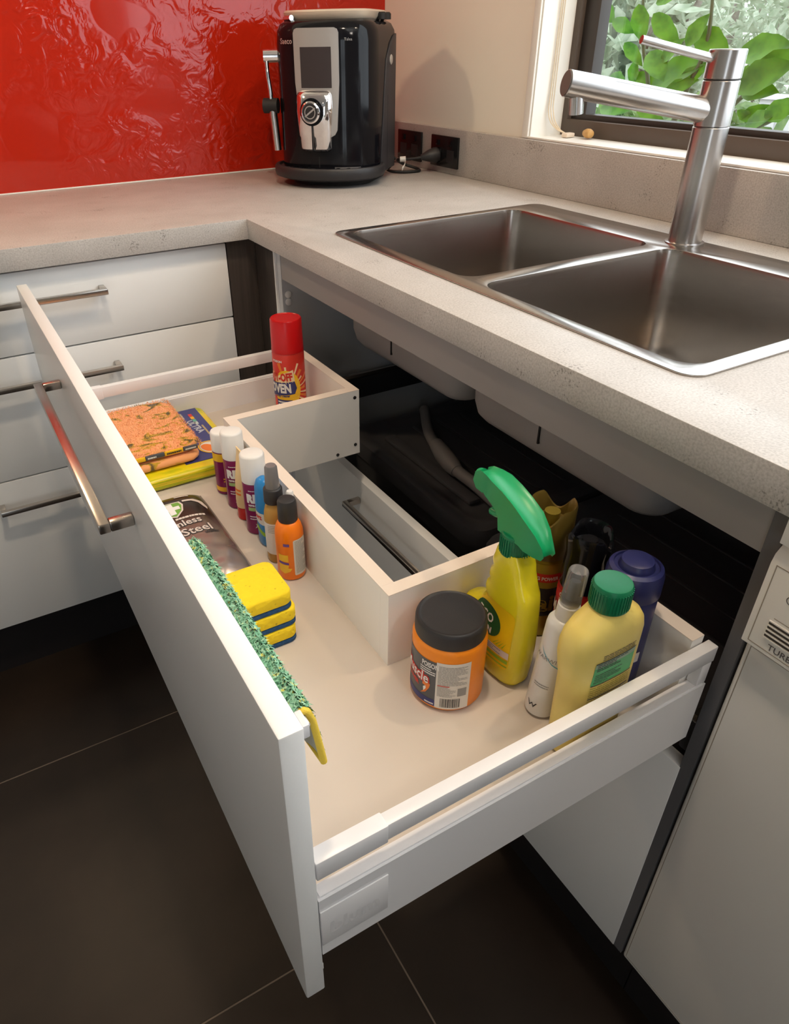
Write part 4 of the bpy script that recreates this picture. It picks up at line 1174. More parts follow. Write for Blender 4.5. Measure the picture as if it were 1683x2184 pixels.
# --- repellent cans
plum = mat('plum_can', (0.215, 0.008, 0.085), 0.3, 0.1)
wcap = mat('white_cap_plastic', (0.80, 0.78, 0.75), 0.35)
lime2 = mat('sage_print', (0.35, 0.50, 0.20), 0.4)
def rid(C, r, h, caph, label, yellow=False, turn=0.0):
    t = thing('repellent_can', C, label, 'spray can', 'plum insect repellent cans')
    bh = h - caph
    lathe('can_body', [(r-0.0015, 0), (r, 0.0015), (r, bh-0.001), (r-0.001, bh)], C, plum, t, 40)
    lathe('cap', [(r-0.0008, bh), (r+0.0002, bh+0.0008), (r, h-0.003), (r-0.0012, h-0.0008), (r-0.003, h)], C, wcap, t, 40)
    S = cylmap(C, r, toward_cam(C) + turn)
    if yellow:
        decal('yellow_band', grid2d(-r*1.5, r*1.5, bh*0.80, bh*0.985, 14, 1), S, yray, t)
        decal('yellow_band', grid2d(-r*1.5, r*1.5, bh*0.08, bh*0.19, 14, 1), S, yray, t)
        decal('small_print', lines2d(-0.004, 0.012, bh*0.30, bh*0.42, 2, 0.5, 51), S, yray, t)
    else:
        decal('lettering', shift(text2d('RID', 0.0170, 0.0012, sx=0.85), -0.0135, bh*0.66), S, txt_white, t)
        decal('small_print', shift(text2d('REPELLENT', 0.0034, 0.0002), -0.0115, bh*0.585), S, txt_white, t)
        decal('sage_band', grid2d(-0.012, 0.013, bh*0.49, bh*0.56, 8, 1), S, lime2, t)
        decal('small_print', lines2d(-0.011, 0.011, bh*0.30, bh*0.40, 2, 0.4, 52), S, txt_white, t)
        decal('emblem', poly2d([[(-0.004, bh*0.24), (-0.001, bh*0.20), (0.004, bh*0.26), (0.001, bh*0.19), (0.005, bh*0.15), (0.000, bh*0.175), (-0.005, bh*0.14), (-0.0025, bh*0.19)]]), S, txt_white, t)
        decal('green_drop', poly2d([ell(0.0085, bh*0.10, 0.003, 0.0045, 14)]), S, lime, t)
        decal('small_print', lines2d(-0.010, 0.010, bh*0.87, bh*0.90, 1, 0.5, 53), S, txt_white, t)
    return t
rid((-0.8608, -0.9806, Z0), 0.0149, 0.0984, 0.030, 'plum repellent can with yellow bands and white cap nearest the orange cloth', True)
rid((-0.8597, -1.0241, Z0), 0.0153, 0.1167, 0.0400, 'plum repellent can with white cap between the yellow banded can and cream tube')
rid((-0.8594, -1.0961, Z0), 0.0161, 0.1171, 0.0400, 'plum repellent can with white cap between the cream tube and blue bottle')

# --- cream tube, blue bottle, amber spray, orange bottle, small white bottle
C = (-0.8625, -1.0600, Z0)
ct_ = thing('cream_tube', C, 'cream squeeze tube standing on its red cap between two plum cans', 'tube')
crm = mat('cream_tube_plastic', (0.80, 0.58, 0.30), 0.35)
lathe('cap', [(0.0105, 0), (0.0118, 0.001), (0.0118, 0.0185), (0.0108, 0.0195)], C, red_cap, ct_, 32)
tb = Loft([(C[2]+.0195, C[0], C[1], .0120, .0120, 2.0), (C[2]+.030, C[0], C[1], .0124, .0122, 2.0), (C[2]+.060, C[0], C[1], .0100, .0126, 2.0), (C[2]+.090, C[0], C[1], .0045, .0132, 2.0), (C[2]+.098, C[0], C[1], .0012, .0134, 2.4), (C[2]+.104, C[0], C[1], .0010, .0134, 3.0)], 32)
tb.build('tube_body', crm, ct_)
Stb = lambda u, v, off: tb.negx(C[1] - u, C[2] + v, off)
decal('red_stripe', merge2d([grid2d(-0.009, 0.009, z, z+0.003, 8, 1) for z in (0.040, 0.046)]), Stb, MATS['flame_orange'], ct_)
decal('lettering', shift(text2d('SUN', 0.009, 0.0003), -0.008, 0.055), Stb, MATS['flame_orange'], ct_) if False else None

C2 = (-0.8600, -1.1310, Z0)
bt = thing('blue_bottle', C2, 'bright blue sunscreen bottle behind the amber spray bottle', 'bottle')
blue = mat('bright_blue_plastic', (0.015, 0.22, 0.56), 0.35)
bo = Loft([(C2[2], C2[0], C2[1], .0100, .0120, 2.4), (C2[2]+.003, C2[0], C2[1], .0118, .0140, 2.4), (C2[2]+.060, C2[0], C2[1], .0124, .0148, 2.4), (C2[2]+.085, C2[0], C2[1], .0115, .0138, 2.3), (C2[2]+.094, C2[0], C2[1], .0090, .0110, 2.2), (C2[2]+.098, C2[0], C2[1], .0050, .0060, 2.0)], 36)
bo.build('bottle_body', blue, bt, 60)
Sbo = lambda u, v, off: bo.negx(C2[1] - u, C2[2] + v, off)
lb_ = decal('white_band', poly2d([[(-0.012, 0.040), (-0.012, 0.052), (0.012, 0.052), (0.012, 0.034), (0.0, 0.036)]], 0.005), Sbo, paper, bt)
decal('lettering', shift(text2d('sport', 0.0095, 0.0004), -0.0115, 0.0425), Sbo, txt_red, lb_, 0.0006)
decal('lime_wave', poly2d([[(-0.0125, 0.024), (-0.0125, 0.032), (0.0, 0.030), (0.012, 0.022), (0.012, 0.016), (0.0, 0.022)]], 0.005), Sbo, lime, bt)

C3 = (-0.8633, -1.1690, Z0)
am = thing('amber_spray_bottle', C3, 'clear amber spray bottle with black collar and smoky grey cap', 'spray bottle')
amber = mat('amber_liquid_plastic', (0.60, 0.34, 0.09), 0.15, trans=0.25, ior=1.2)
rA = 0.0138
lathe('bottle_body', [(0.0115, 0), (0.0132, 0.001), (rA, 0.004), (rA, 0.064), (0.0130, 0.072), (0.0112, 0.080), (0.0085, 0.085), (0.0080, 0.088)], C3, amber, am, 40)
lathe('collar', [(0.0112, 0.0855), (0.0118, 0.0865), (0.0116, 0.1040), (0.0105, 0.1055), (0.0085, 0.1060)], C3, black_matte, am, 36)
smoky = mat('smoky_cap', (0.17, 0.16, 0.16), 0.2)
lathe('clear_cap', [(0.0088, 0.1060), (0.0088, 0.1090), (0.0076, 0.1330), (0.0062, 0.1355)], C3, smoky, am, 32)
Sa = cylmap(C3, rA, toward_cam(C3))
la = decal('label', grid2d(-0.020, 0.021, 0.014, 0.060, 14, 1), Sa, paper, am)
decal('small_print', lines2d(-0.011, 0.003, 0.046, 0.058, 5, 0.35, 61), Sa, txt_grey, la, 0.0005)
lf_ = mat('leaf_green_print', (0.12, 0.24, 0.08), 0.5)
lv = []
for k, (x, y, a) in enumerate([(0.006, 0.036, 50), (0.011, 0.037, 100), (0.004, 0.031, 160), (0.013, 0.031, 20), (0.006, 0.026, 200), (0.012, 0.025, -30), (0.008, 0.022, -80), (0.002, 0.019, 170)]):
    lv.append(poly2d([ell(x, y, 0.0032, 0.0011, 10, R(a))]))
decal('leaf_sprig', merge2d(lv + [grid2d(0.0086, 0.0092, 0.018, 0.040, 1, 1)]), Sa, lf_, la, 0.0005)

C4 = (-0.8619, -1.2062, Z0)
ob = thing('orange_bottle', C4, 'bright orange bottle with black cap standing against the notch panel', 'bottle')
orb = mat('bright_orange_plastic', (0.88, 0.20, 0.004), 0.32)
rO = 0.0172
lathe('bottle_body', [(0.0145, 0), (0.0163, 0.001), (rO, 0.004), (rO, 0.060), (0.0168, 0.067), (0.0150, 0.074), (0.0125, 0.079), (0.0100, 0.081)], C4, orb, ob, 44)
lathe('cap', [(0.0112, 0.0800), (0.0118, 0.0810), (0.0114, 0.1050), (0.0100, 0.1082), (0.0075, 0.1092)], C4, black_matte, ob, 40)
S4 = cylmap(C4, rO, toward_cam(C4))
l4 = decal('back_label', poly2d([rr(0.0035, 0.0235, 0.0080, 0.0600, 0.002)], 0.006), S4, paper, ob)
decal('small_print', lines2d(0.0055, 0.0220, 0.0110, 0.0585, 26, 0.40, 71), S4, txt_grey, l4, 0.0005)
purple = mat('purple_print', (0.13, 0.06, 0.28), 0.4)
decal('purple_patch', grid2d(-0.0085, -0.0012, 0.0515, 0.0555, 3, 1), S4, purple, ob)
decal('yellow_patch', grid2d(-0.0165, -0.0035, 0.0290, 0.0390, 6, 1), S4, yray, ob)
decal('purple_ribbon', poly2d([[(-0.0165, 0.0255), (-0.0165, 0.0290), (-0.0030, 0.0275), (-0.0030, 0.0245)]], 0.005), S4, purple, ob)
decal('yellow_patch', poly2d([[(-0.0160, 0.0140), (-0.0165, 0.0253), (-0.0035, 0.0240), (-0.0040, 0.0195), (0.0005, 0.0190), (-0.0020, 0.0145), (-0.0090, 0.0110)]], 0.005), S4, yray, ob)

C5 = (-0.8492, -1.1868, Z0)
w5 = thing('white_stick_bottle', C5, 'thin white bottle tucked behind the amber and orange bottles', 'bottle')
lathe('bottle_body', [(0.0042, 0), (0.0052, 0.001), (0.0052, 0.080), (0.0040, 0.084)], C5, wcap, w5, 20)
lathe('cap', [(0.0044, 0.084), (0.0048, 0.085), (0.0046, 0.103), (0.0035, 0.105)], C5, wcap, w5, 20)

# --- sponges
def m_sponge():
    m, nt, b = newmat('yellow_sponge')
    tc = nt.nodes.new('ShaderNodeTexCoord')
    v = nt.nodes.new('ShaderNodeTexVoronoi'); v.inputs['Scale'].default_value = 140
    nt.links.new(tc.outputs['Object'], v.inputs['Vector'])
    n = nt.nodes.new('ShaderNodeTexNoise'); n.inputs['Scale'].default_value = 60
    nt.links.new(tc.outputs['Object'], n.inputs['Vector'])
    ad = nt.nodes.new('ShaderNodeMath'); ad.operation = 'MULTIPLY_ADD'; ad.inputs[1].default_value = 0.55
    nt.links.new(n.outputs['Fac'], ad.inputs[0]); nt.links.new(v.outputs['Distance'], ad.inputs[2])
    r = ramp(nt, [(0.30, (0.52, 0.35, 0.008)), (0.46, (0.86, 0.62, 0.012))])
    nt.links.new(ad.outputs[0], r.inputs['Fac']); nt.links.new(r.outputs['Color'], b.inputs['Base Color'])
    b.inputs['Roughness'].default_value = 0.9
    bp = nt.nodes.new('ShaderNodeBump'); bp.inputs['Strength'].default_value = 0.6; bp.inputs['Distance'].default_value = 0.002
    nt.links.new(v.outputs['Distance'], bp.inputs['Height']); nt.links.new(bp.outputs['Normal'], b.inputs['Normal'])
    return m
sponge_m = m_sponge()
scour = mat('blue_scourer', (0.018, 0.075, 0.19), 0.9, bump=0.6, bscale=900, var=0.2, scale=300)
for k, lb in enumerate(('yellow sponge with blue scourer at the bottom of the stack', 'yellow sponge with blue scourer in the middle of the stack', 'yellow sponge with blue scourer on top of the stack')):
    z = Z0 + k*0.0231
    jx, jy = (0.0, 0.0015, -0.002)[k], (0.0, 0.001, 0.002)[k]
    t = thing('sponge', (-0.945, -1.285, z), lb, 'sponge', 'stacked kitchen sponges')
    x0, x1, y0, y1 = -0.984+jx, -0.9055+jx, -1.3175+jy, -1.2540+jy
    def slab(nm, za, zb, m, r, edge):
        V, F = [], []
        for zz, d in [(za, edge), (za+edge*0.5, edge*0.25), (za+edge, 0), (zb-edge, 0), (zb-edge*0.5, edge*0.25), (zb, edge)]:
            V += [(p[0]+random.uniform(-.0002, .0002), p[1], zz) for p in rr(x0+d, x1-d, y0+d, y1-d, r, 6)]
        g = 28
        for j in range(5):
            for i in range(g):
                q = (i+1) % g
                F.append((j*g+i, j*g+q, (j+1)*g+q, (j+1)*g+i))
        F.append(tuple(range(g-1, -1, -1))); F.append(tuple(5*g+i for i in range(g)))
        return mesh(nm, V, F, m, t, True, 60)
    slab('scourer_pad', z, z+0.0060, scour, 0.010, 0.0012)
    sp2 = slab('foam', z+0.0060, z+0.0230, sponge_m, 0.010, 0.0022)
    tag(sp2, 'yellow foam')

# --- wipes pouch
wp = thing('wipes_pouch', (-0.955, -1.11, Z0), 'black and silver foil pouch of stainless steel wipes behind the green cloth', 'pouch')
PX0, PX1, PY0, PY1 = -1.000, -0.9015, -1.215, -0.978
def hw(x, y):
    s_ = (x - (PX0+PX1)/2) / ((PX1-PX0)/2); t_ = (y - (PY0+PY1)/2) / ((PY1-PY0)/2)
    s_ = max(-1, min(1, s_)); t_ = max(-1, min(1, t_))
    h = 0.0300 * (1 - abs(s_)**2.6)**0.55 * (1 - abs(t_)**5)**0.6
    wr = 0.0011*math.sin(y*190 + x*60) * max(0, min(1, (-1.115 - y)/0.03)) + 0.0009*math.sin(x*230 - y*120) * max(0, min(1, (-1.12 - y)/0.03))
    return Z0 + 0.0006 + max(0.0004, h*(1 + 0)) + wr*(1 - abs(s_)**4)*(1-abs(t_)**6)
def m_pouch():
    m, nt, b = newmat('foil_pouch')
    ge = nt.nodes.new('ShaderNodeNewGeometry')
    sep = nt.nodes.new('ShaderNodeSeparateXYZ'); nt.links.new(ge.outputs['Position'], sep.inputs[0])
    mr = nt.nodes.new('ShaderNodeMapRange'); mr.inputs['From Min'].default_value = -1.22; mr.inputs['From Max'].default_value = -0.98
    nt.links.new(sep.outputs['Y'], mr.inputs['Value'])
    r = ramp(nt, [(0.0, (0.42, 0.36, 0.34)), (0.30, (0.30, 0.24, 0.22)), (0.46, (0.30, 0.24, 0.21)), (0.56, (0.22, 0.17, 0.14)), (0.66, (0.06, 0.045, 0.035)), (1.0, (0.018, 0.014, 0.012))])
    nt.links.new(mr.outputs['Result'], r.inputs['Fac']); nt.links.new(r.outputs['Color'], b.inputs['Base Color'])
    b.inputs['Metallic'].default_value = 0.55; b.inputs['Roughness'].default_value = 0.24
    return m
V, F = grid2d(PX0, PX1, PY0, PY1, 36, 70)
V3 = [(x, y, hw(x, y)) for x, y in V] + [(x, y, Z0) for x, y in V]
k = len(V)
F3 = list(F) + [tuple(i+k for i in f[::-1]) for f in F]
nx, ny = 36, 70
for i in range(nx):
    F3.append((i+k, i+1+k, i+1, i)); F3.append((ny*(nx+1)+i, ny*(nx+1)+i+1, ny*(nx+1)+i+1+k, ny*(nx+1)+i+k))
for j in range(ny):
    F3.append((j*(nx+1), (j+1)*(nx+1), (j+1)*(nx+1)+k, j*(nx+1)+k)); F3.append((j*(nx+1)+nx+k, (j+1)*(nx+1)+nx+k, (j+1)*(nx+1)+nx, j*(nx+1)+nx))
mesh('pouch_body', V3, F3, m_pouch(), wp, True, 70)
Sp = lambda u, v, off: (u, v, hw(u, v) + off)
ppr = mat('pale_grey_print', (0.66, 0.58, 0.53), 0.35)
decal('lettering_outline', shift(text2d('Stainless', 0.0190, 0.0012, sx=0.90), -0.9890, -1.0870, R(4)), Sp, txt_dark, wp, 0.0005)
decal('lettering', shift(text2d('Stainless', 0.0190, 0.0003, sx=0.90), -0.9890, -1.0870, R(4)), Sp, ppr, wp, 0.0008)
decal('lettering_outline', shift(text2d('Steel', 0.0225, 0.0012, sx=0.92), -0.9640, -1.1080, R(4)), Sp, txt_dark, wp, 0.0005)
decal('lettering', shift(text2d('Steel', 0.0225, 0.0003, sx=0.92), -0.9640, -1.1080, R(4)), Sp, ppr, wp, 0.0008)
decal('lettering', shift(text2d('WIPES', 0.0065, 0.0003), -0.9370, -1.1135, R(4)), Sp, txt_dark, wp, 0.0006)
decal('foil_line', shift(lines2d(-0.962, -0.922, -0.003, 0.003, 1, 0.7, 81), 0.0, -1.0660), Sp, ppr, wp, 0.0006)
sh = [(-0.978, -1.022), (-0.964, -1.019), (-0.944, -1.021), (-0.9415, -1.032), (-0.946, -1.048), (-0.958, -1.062), (-0.974, -1.052)]
decal('shield', poly2d([sh], 0.006), Sp, ppr, wp, 0.0004)
decal('shield_green', poly2d([[(x*0.86 - 0.960*0.14, y*0.86 - 1.0395*0.14) for x, y in sh]], 0.006), Sp, mat('shield_green', (0.16, 0.36, 0.05), 0.35), wp, 0.0007)
decal('white_cross', merge2d([grid2d(-0.9740, -0.9480, -1.0430, -1.0340, 4, 2), grid2d(-0.9640, -0.9560, -1.0540, -1.0240, 2, 4)]), Sp, txt_white, wp, 0.0010)
decal('swoosh', poly2d([[(-0.940, -1.020), (-0.924, -1.0190), (-0.914, -1.0260), (-0.911, -1.0400), (-0.913, -1.0480), (-0.917, -1.0400), (-0.920, -1.0310), (-0.928, -1.0250), (-0.940, -1.0250)]], 0.005), Sp, ppr, wp, 0.0006)
decal('white_panel', grid2d(-0.946, -0.926, -1.0060, -1.0010, 4, 1), Sp, ppr, wp, 0.0006)

# --- yellow pack with navy header, under the orange cloth
def m_pack():
    m, nt, b = newmat('yellow_lime_pack')
    tc = nt.nodes.new('ShaderNodeTexCoord')
    mp = nt.nodes.new('ShaderNodeMapping'); mp.inputs['Scale'].default_value = (6, 12, 260)
    nt.links.new(tc.outputs['Object'], mp.inputs['Vector'])
    n = nt.nodes.new('ShaderNodeTexNoise'); n.inputs['Scale'].default_value = 2.0; n.inputs['Detail'].default_value = 3
    nt.links.new(mp.outputs['Vector'], n.inputs['Vector'])
    r = ramp(nt, [(0.38, (0.36, 0.46, 0.01)), (0.5, (0.74, 0.62, 0.01)), (0.62, (0.84, 0.58, 0.02))])
    nt.links.new(n.outputs['Fac'], r.inputs['Fac']); nt.links.new(r.outputs['Color'], b.inputs['Base Color'])
    b.inputs['Roughness'].default_value = 0.25
    return m
def soft_block(name, x0, x1, y0, y1, z0, z1, m, parent, r=0.02, jit=0.0, nz=6, skew=(0, 0), seed=0):
    rnd_ = random.Random(seed)
    secs_ = []
    V, F = [], []
    e = min(0.5*(z1-z0), 0.006)
    n_ = 9
    for q in range(nz+1):
        t_ = q/nz
        z = z0 + (z1-z0)*t_
        edge = min(t_, 1-t_)*(z1-z0)
        d = e*(1 - math.sqrt(max(0, 1-(1-min(1, edge/e))**2))) if e > 0 else 0
        dx, dy = skew[0]*t_, skew[1]*t_
        lp = rr(x0+d+dx, x1-d+dx, y0+d+dy, y1-d+dy, r, n_)
        V += [(p[0]+rnd_.uniform(-jit, jit), p[1]+rnd_.uniform(-jit, jit), z) for p in lp]
    g = 4*(n_+1)
    for j in range(nz):
        for i in range(g):
            k = (i+1) % g
            F.append((j*g+i, j*g+k, (j+1)*g+k, (j+1)*g+i))
    F.append(tuple(range(g-1, -1, -1))); F.append(tuple(nz*g+i for i in range(g)))
    return mesh(name, V, F, m, parent, True, 60)
pk = thing('cloth_pack', (-0.89, -0.83, Z0), 'yellow cloth pack with navy printed header under the orange folded cloth', 'pack')
soft_block('pack_body', -0.978, -0.812, -0.936, -0.722, Z0, Z0+0.0205, m_pack(), pk, 0.012, 0.0004, 8)
ZP = Z0 + 0.0206
def flat(x0, y0, z): return lambda u, v, off: (x0+u, y0+v, z+off)
hd = box('header_card', -0.900, -0.8240, -0.9150, -0.7300, ZP, ZP+0.0008, mat('navy_card', (0.045, 0.05, 0.20), 0.3), pk)
Sk = flat(0, 0, ZP+0.0008)
decal('grey_box', grid2d(-0.872, -0.853, -0.765, -0.742, 1, 1), Sk, mat('grey_card_print', (0.40, 0.40, 0.38), 0.4), hd)
for k, cc in enumerate(((0.62, 0.03, 0.03), (0.80, 0.40, 0.02), (0.12, 0.38, 0.30), (0.55, 0.62, 0.62))):
    decal('colour_swatch', grid2d(-0.8435, -0.8375, -0.760-k*0.011, -0.750-k*0.011, 1, 1), Sk, mat('swatch_%d' % k, cc, 0.4), hd)
decal('lettering', shift(text2d('ULTRA', 0.0165, 0.0006), -0.8545, -0.7750, R(-83)), Sk, mat('card_print', (0.48, 0.50, 0.58), 0.4), hd)
decal('gold_rule', grid2d(-0.8365, -0.8335, -0.838, -0.800, 1, 1), Sk, mat('gold_rule', (0.45, 0.35, 0.18), 0.4), hd)
decal('logo_ring', poly2d([ell(-0.8480, -0.8800, 0.0190, 0.0220, 28, R(20)), ell(-0.8480, -0.8800, 0.0165, 0.0195, 28, R(20))]), Sk, yray, hd, 0.0005)
decal('logo_white', poly2d([ell(-0.8480, -0.8800, 0.0160, 0.0190, 28, R(20))]), Sk, paper, hd)
decal('logo_orange', poly2d([ell(-0.8530, -0.8810, 0.0090, 0.0140, 24, R(20))]), Sk, MATS['flame_orange'], hd, 0.0006)

# --- orange folded cloth
def m_towel():
    m, nt, b = newmat('orange_plush_cloth')
    tc = nt.nodes.new('ShaderNodeTexCoord')
    mp = nt.nodes.new('ShaderNodeMapping'); mp.inputs['Scale'].default_value = (26, 42, 26); mp.inputs['Rotation'].default_value = (0, 0, 0.5)
    nt.links.new(tc.outputs['Object'], mp.inputs['Vector'])
    n = nt.nodes.new('ShaderNodeTexNoise'); n.inputs['Scale'].default_value = 1.0; n.inputs['Detail'].default_value = 2.5; n.inputs['Distortion'].default_value = 1.6
    nt.links.new(mp.outputs['Vector'], n.inputs['Vector'])
    r = ramp(nt, [(0.0, (0.88, 0.41, 0.18)), (0.555, (0.86, 0.37, 0.14)), (0.58, (0.62, 0.33, 0.02)), (0.62, (0.50, 0.30, 0.02)), (0.65, (0.14, 0.085, 0.03))])
    nt.links.new(n.outputs['Fac'], r.inputs['Fac']); nt.links.new(r.outputs['Color'], b.inputs['Base Color'])
    b.inputs['Roughness'].default_value = 0.95
    b.inputs['Sheen Weight'].default_value = 0.3
    return m
towel_m = m_towel()
tw = thing('folded_cloth', (-0.92, -0.80, ZP), 'orange plush folded cloth with yellow leaf print lying on the yellow pack', 'cloth')
ZC = ZP + 0.0012
soft_block('lower_fold', -0.982, -0.872, -0.914, -0.732, ZC, ZC+0.0125, towel_m, tw, 0.022, 0.0006, 6, seed=3)
soft_block('upper_fold', -0.984, -0.870, -0.905, -0.726, ZC+0.0127, ZC+0.0270, towel_m, tw, 0.024, 0.0006, 6, seed=4)
rnd = random.Random(12)
V, F = [], []
for k in range(9000):
    x = rnd.uniform(-0.983, -0.871); y = rnd.uniform(-0.904, -0.727)
    z = ZC+0.0268
    if rnd.random() < 0.18:
        if rnd.random() < 0.5: x = -0.870; nx_, ny_ = 1, 0
        else: y = -0.905; nx_, ny_ = 0, -1
        z = ZC + rnd.uniform(0.016, 0.026)
    else: nx_ = ny_ = 0
    a = rnd.uniform(0, 2*PI); l = rnd.uniform(0.002, 0.0042); w = 0.0005
    dx, dy = math.cos(a)*l*0.55 + nx_*l*0.6, math.sin(a)*l*0.55 + ny_*l*0.6
    i = len(V)
    V += [(x-math.sin(a)*w, y+math.cos(a)*w, z), (x+math.sin(a)*w, y-math.cos(a)*w, z), (x+dx, y+dy, z+l*0.6)]
    F.append((i, i+1, i+2))
tag(mesh('pile', V, F, towel_m, tw), kind='stuff')
hem = [(-0.984+i*0.0285, -0.984+(i+1)*0.0285) for i in range(4)]
for k, (xa, xb) in enumerate(hem):
    mm = MATS['yellow_print'] if k % 2 == 0 else MATS['slate_label']
    o = box('hem_band', xa, min(xb, -0.876), -0.9085, -0.9045, ZC+0.0180, ZC+0.0250, mm, tw, 0.0015)
    decal('hem_lettering', lines2d(xa+0.003, min(xb, -0.876)-0.003, 0.0195, 0.0235, 1, 0.6, 90+k), lambda u, v, off: (u, -0.9085-off, ZC+v), txt_dark if k % 2 == 0 else txt_white, o)

# --- green microfibre cloth on the rail
def m_green():
    m, nt, b = newmat('green_microfibre')
    oi = nt.nodes.new('ShaderNodeTexCoord')
    n = nt.nodes.new('ShaderNodeTexNoise'); n.inputs['Scale'].default_value = 260; n.inputs['Detail'].default_value = 1
    nt.links.new(oi.outputs['Object'], n.inputs['Vector'])
    r = ramp(nt, [(0.35, (0.13, 0.34, 0.20)), (0.5, (0.24, 0.50, 0.32)), (0.62, (0.36, 0.60, 0.42)), (0.70, (0.62, 0.58, 0.10))])
    nt.links.new(n.outputs['Fac'], r.inputs['Fac']); nt.links.new(r.outputs['Color'], b.inputs['Base Color'])
    b.inputs['Roughness'].default_value = 0.85
    return m
gm = m_green()
gcl = thing('green_cloth', (-1.0135, -1.48, 0.84), 'shaggy green microfibre cloth with yellow hem hanging inside the drawer front', 'cloth')
def prof_g(t):
    """cross-section over the rail: from behind (t=0) over the top to the front hem (t=1)"""
    P = [(-1.0232, 0.812), (-1.0228, 0.828), (-1.0205, 0.8365), (-1.0178, 0.8385), (-1.0150, 0.8360), (-1.0130, 0.827), (-1.0118, 0.813), (-1.0108, 0.800), (-1.0100, 0.787)]
    f = t*(len(P)-1); i = min(int(f), len(P)-2); q = f-i
    return (P[i][0]*(1-q)+P[i+1][0]*q, P[i][1]*(1-q)+P[i+1][1]*q)
YG0, YG1 = -1.5830, -1.3860
nu, nv = 30, 24
V, F = [], []
for j in range(nv+1):
    y = YG0 + (YG1-YG0)*j/nv
    wv = 0.0016*math.sin(y*70) + 0.001*math.sin(y*150)
    for i in range(nu+1):
        x, z = prof_g(i/nu)
        V.append((x + 0.005*max(0, i/nu-0.4)*max(0, 1-(y-YG0)/0.04) + (wv*0.6 if i > nu*0.5 else 0)*min(1, (i/nu-0.5)*3), y - 0.006*max(0, i/nu-0.5)*(1 if j == 0 else 0), z))
for j in range(nv):
    for i in range(nu):
        F.append((j*(nu+1)+i, j*(nu+1)+i+1, (j+1)*(nu+1)+i+1, (j+1)*(nu+1)+i))
gb = mesh('cloth_body', V, F, mat('grey_cloth_back', (0.42, 0.42, 0.36), 0.9), gcl, True)
md = gb.modifiers.new('thick', 'SOLIDIFY'); md.thickness = 0.0016; md.offset = 0
rnd = random.Random(5)
V, F = [], []
for k in range(6500):
    t = rnd.uniform(0.18, 1.0); y = rnd.uniform(YG0+0.002, YG1)
    x, z = prof_g(t); x2, z2 = prof_g(min(1, t+0.02)); x1_, z1_ = prof_g(max(0, t-0.02))
    tn = Vector((x2-x1_, 0, z2-z1_)).normalized(); nm = Vector((-tn.z, 0, tn.x))
    if nm.z < 0 and t < 0.5: nm = -nm
    if t >= 0.5 and nm.x < 0: nm = -nm
    a = rnd.uniform(0, 2*PI)
    side = tn*math.cos(a) + Vector((0, 1, 0))*math.sin(a)
    l = rnd.uniform(0.0032, 0.0065); w = rnd.uniform(0.0006, 0.0011); p_fl = 0.005*max(0, t-0.4)*max(0, 1-(y-YG0)/0.04)
    p = Vector((x + p_fl, y, z)) + nm*0.0008
    sv = nm.cross(side).normalized()*w
    mid = p + nm*l*0.45 + side*l*0.35; tip = p + nm*l*0.55 + side*l*0.95
    i = len(V)
    V += [p-sv, p+sv, mid-sv*1.1, mid+sv*1.1, tip]
    F += [(i, i+1, i+3, i+2), (i+2, i+3, i+4)]
tag(mesh('pile', V, F, gm, gcl), kind='stuff')
hm = mat('yellow_hem', (0.80, 0.56, 0.06), 0.8, bump=0.3, bscale=900)
tube('hem', [(prof_g(t)[0]+0.005*max(0, t-0.4)+0.0005, YG0 - 0.006*max(0, t-0.5), prof_g(t)[1]) for t in [0.15+0.85*k/18 for k in range(19)]], 0.0024, hm, gcl, 10)
tube('hem', [(-1.0065, YG0-0.003, 0.7868), (-1.0090, -1.54, 0.7868), (-1.0098, YG1, 0.7868)], 0.0022, hm, gcl, 8)

# ------------------------------------------------------------------ garden outside
grd = mat('pale_garden_ground', (0.45, 0.46, 0.40), 0.9, var=0.3, scale=4)
g_ = tag(box('ground', 0.16, 14.0, -8.0, 12.0, 0.20, 0.30, grd), kind='structure')
def m_leaf(name, c0, c1, rough=0.4, sc=30):
    m, nt, b = newmat(name)
    tc = nt.nodes.new('ShaderNodeTexCoord')
    n = nt.nodes.new('ShaderNodeTexNoise'); n.inputs['Scale'].default_value = sc; n.inputs['Detail'].default_value = 3
    nt.links.new(tc.outputs['Object'], n.inputs['Vector'])
    r = ramp(nt, [(0.35, c0), (0.65, c1)])
    nt.links.new(n.outputs['Fac'], r.inputs['Fac']); nt.links.new(r.outputs['Color'], b.inputs['Base Color'])
    b.inputs['Roughness'].default_value = rough
    tr_ = nt.nodes.new('ShaderNodeBsdfTranslucent'); nt.links.new(r.outputs['Color'], tr_.inputs['Color'])
    mx = nt.nodes.new('ShaderNodeMixShader'); mx.inputs['Fac'].default_value = 0.35
    out = nt.nodes['Material Output']
    nt.links.new(b.outputs['BSDF'], mx.inputs[1]); nt.links.new(tr_.outputs['BSDF'], mx.inputs[2]); nt.links.new(mx.outputs['Shader'], out.inputs['Surface'])
    return m
leaf_m = m_leaf('fresh_green_leaf', (0.030, 0.13, 0.006), (0.095, 0.26, 0.016), 0.35, 2.5)
pale_m = m_leaf('pale_grey_green_leaf', (0.34, 0.43, 0.30), (0.62, 0.68, 0.56), 0.35, 12)
dark_m = m_leaf('deep_green_leaf', (0.08, 0.17, 0.05), (0.19, 0.29, 0.10), 0.4, 20)
bark = mat('pale_bark', (0.36, 0.33, 0.30), 0.8, var=0.25, scale=30)
twig = mat('green_twig', (0.06, 0.085, 0.035), 0.6)

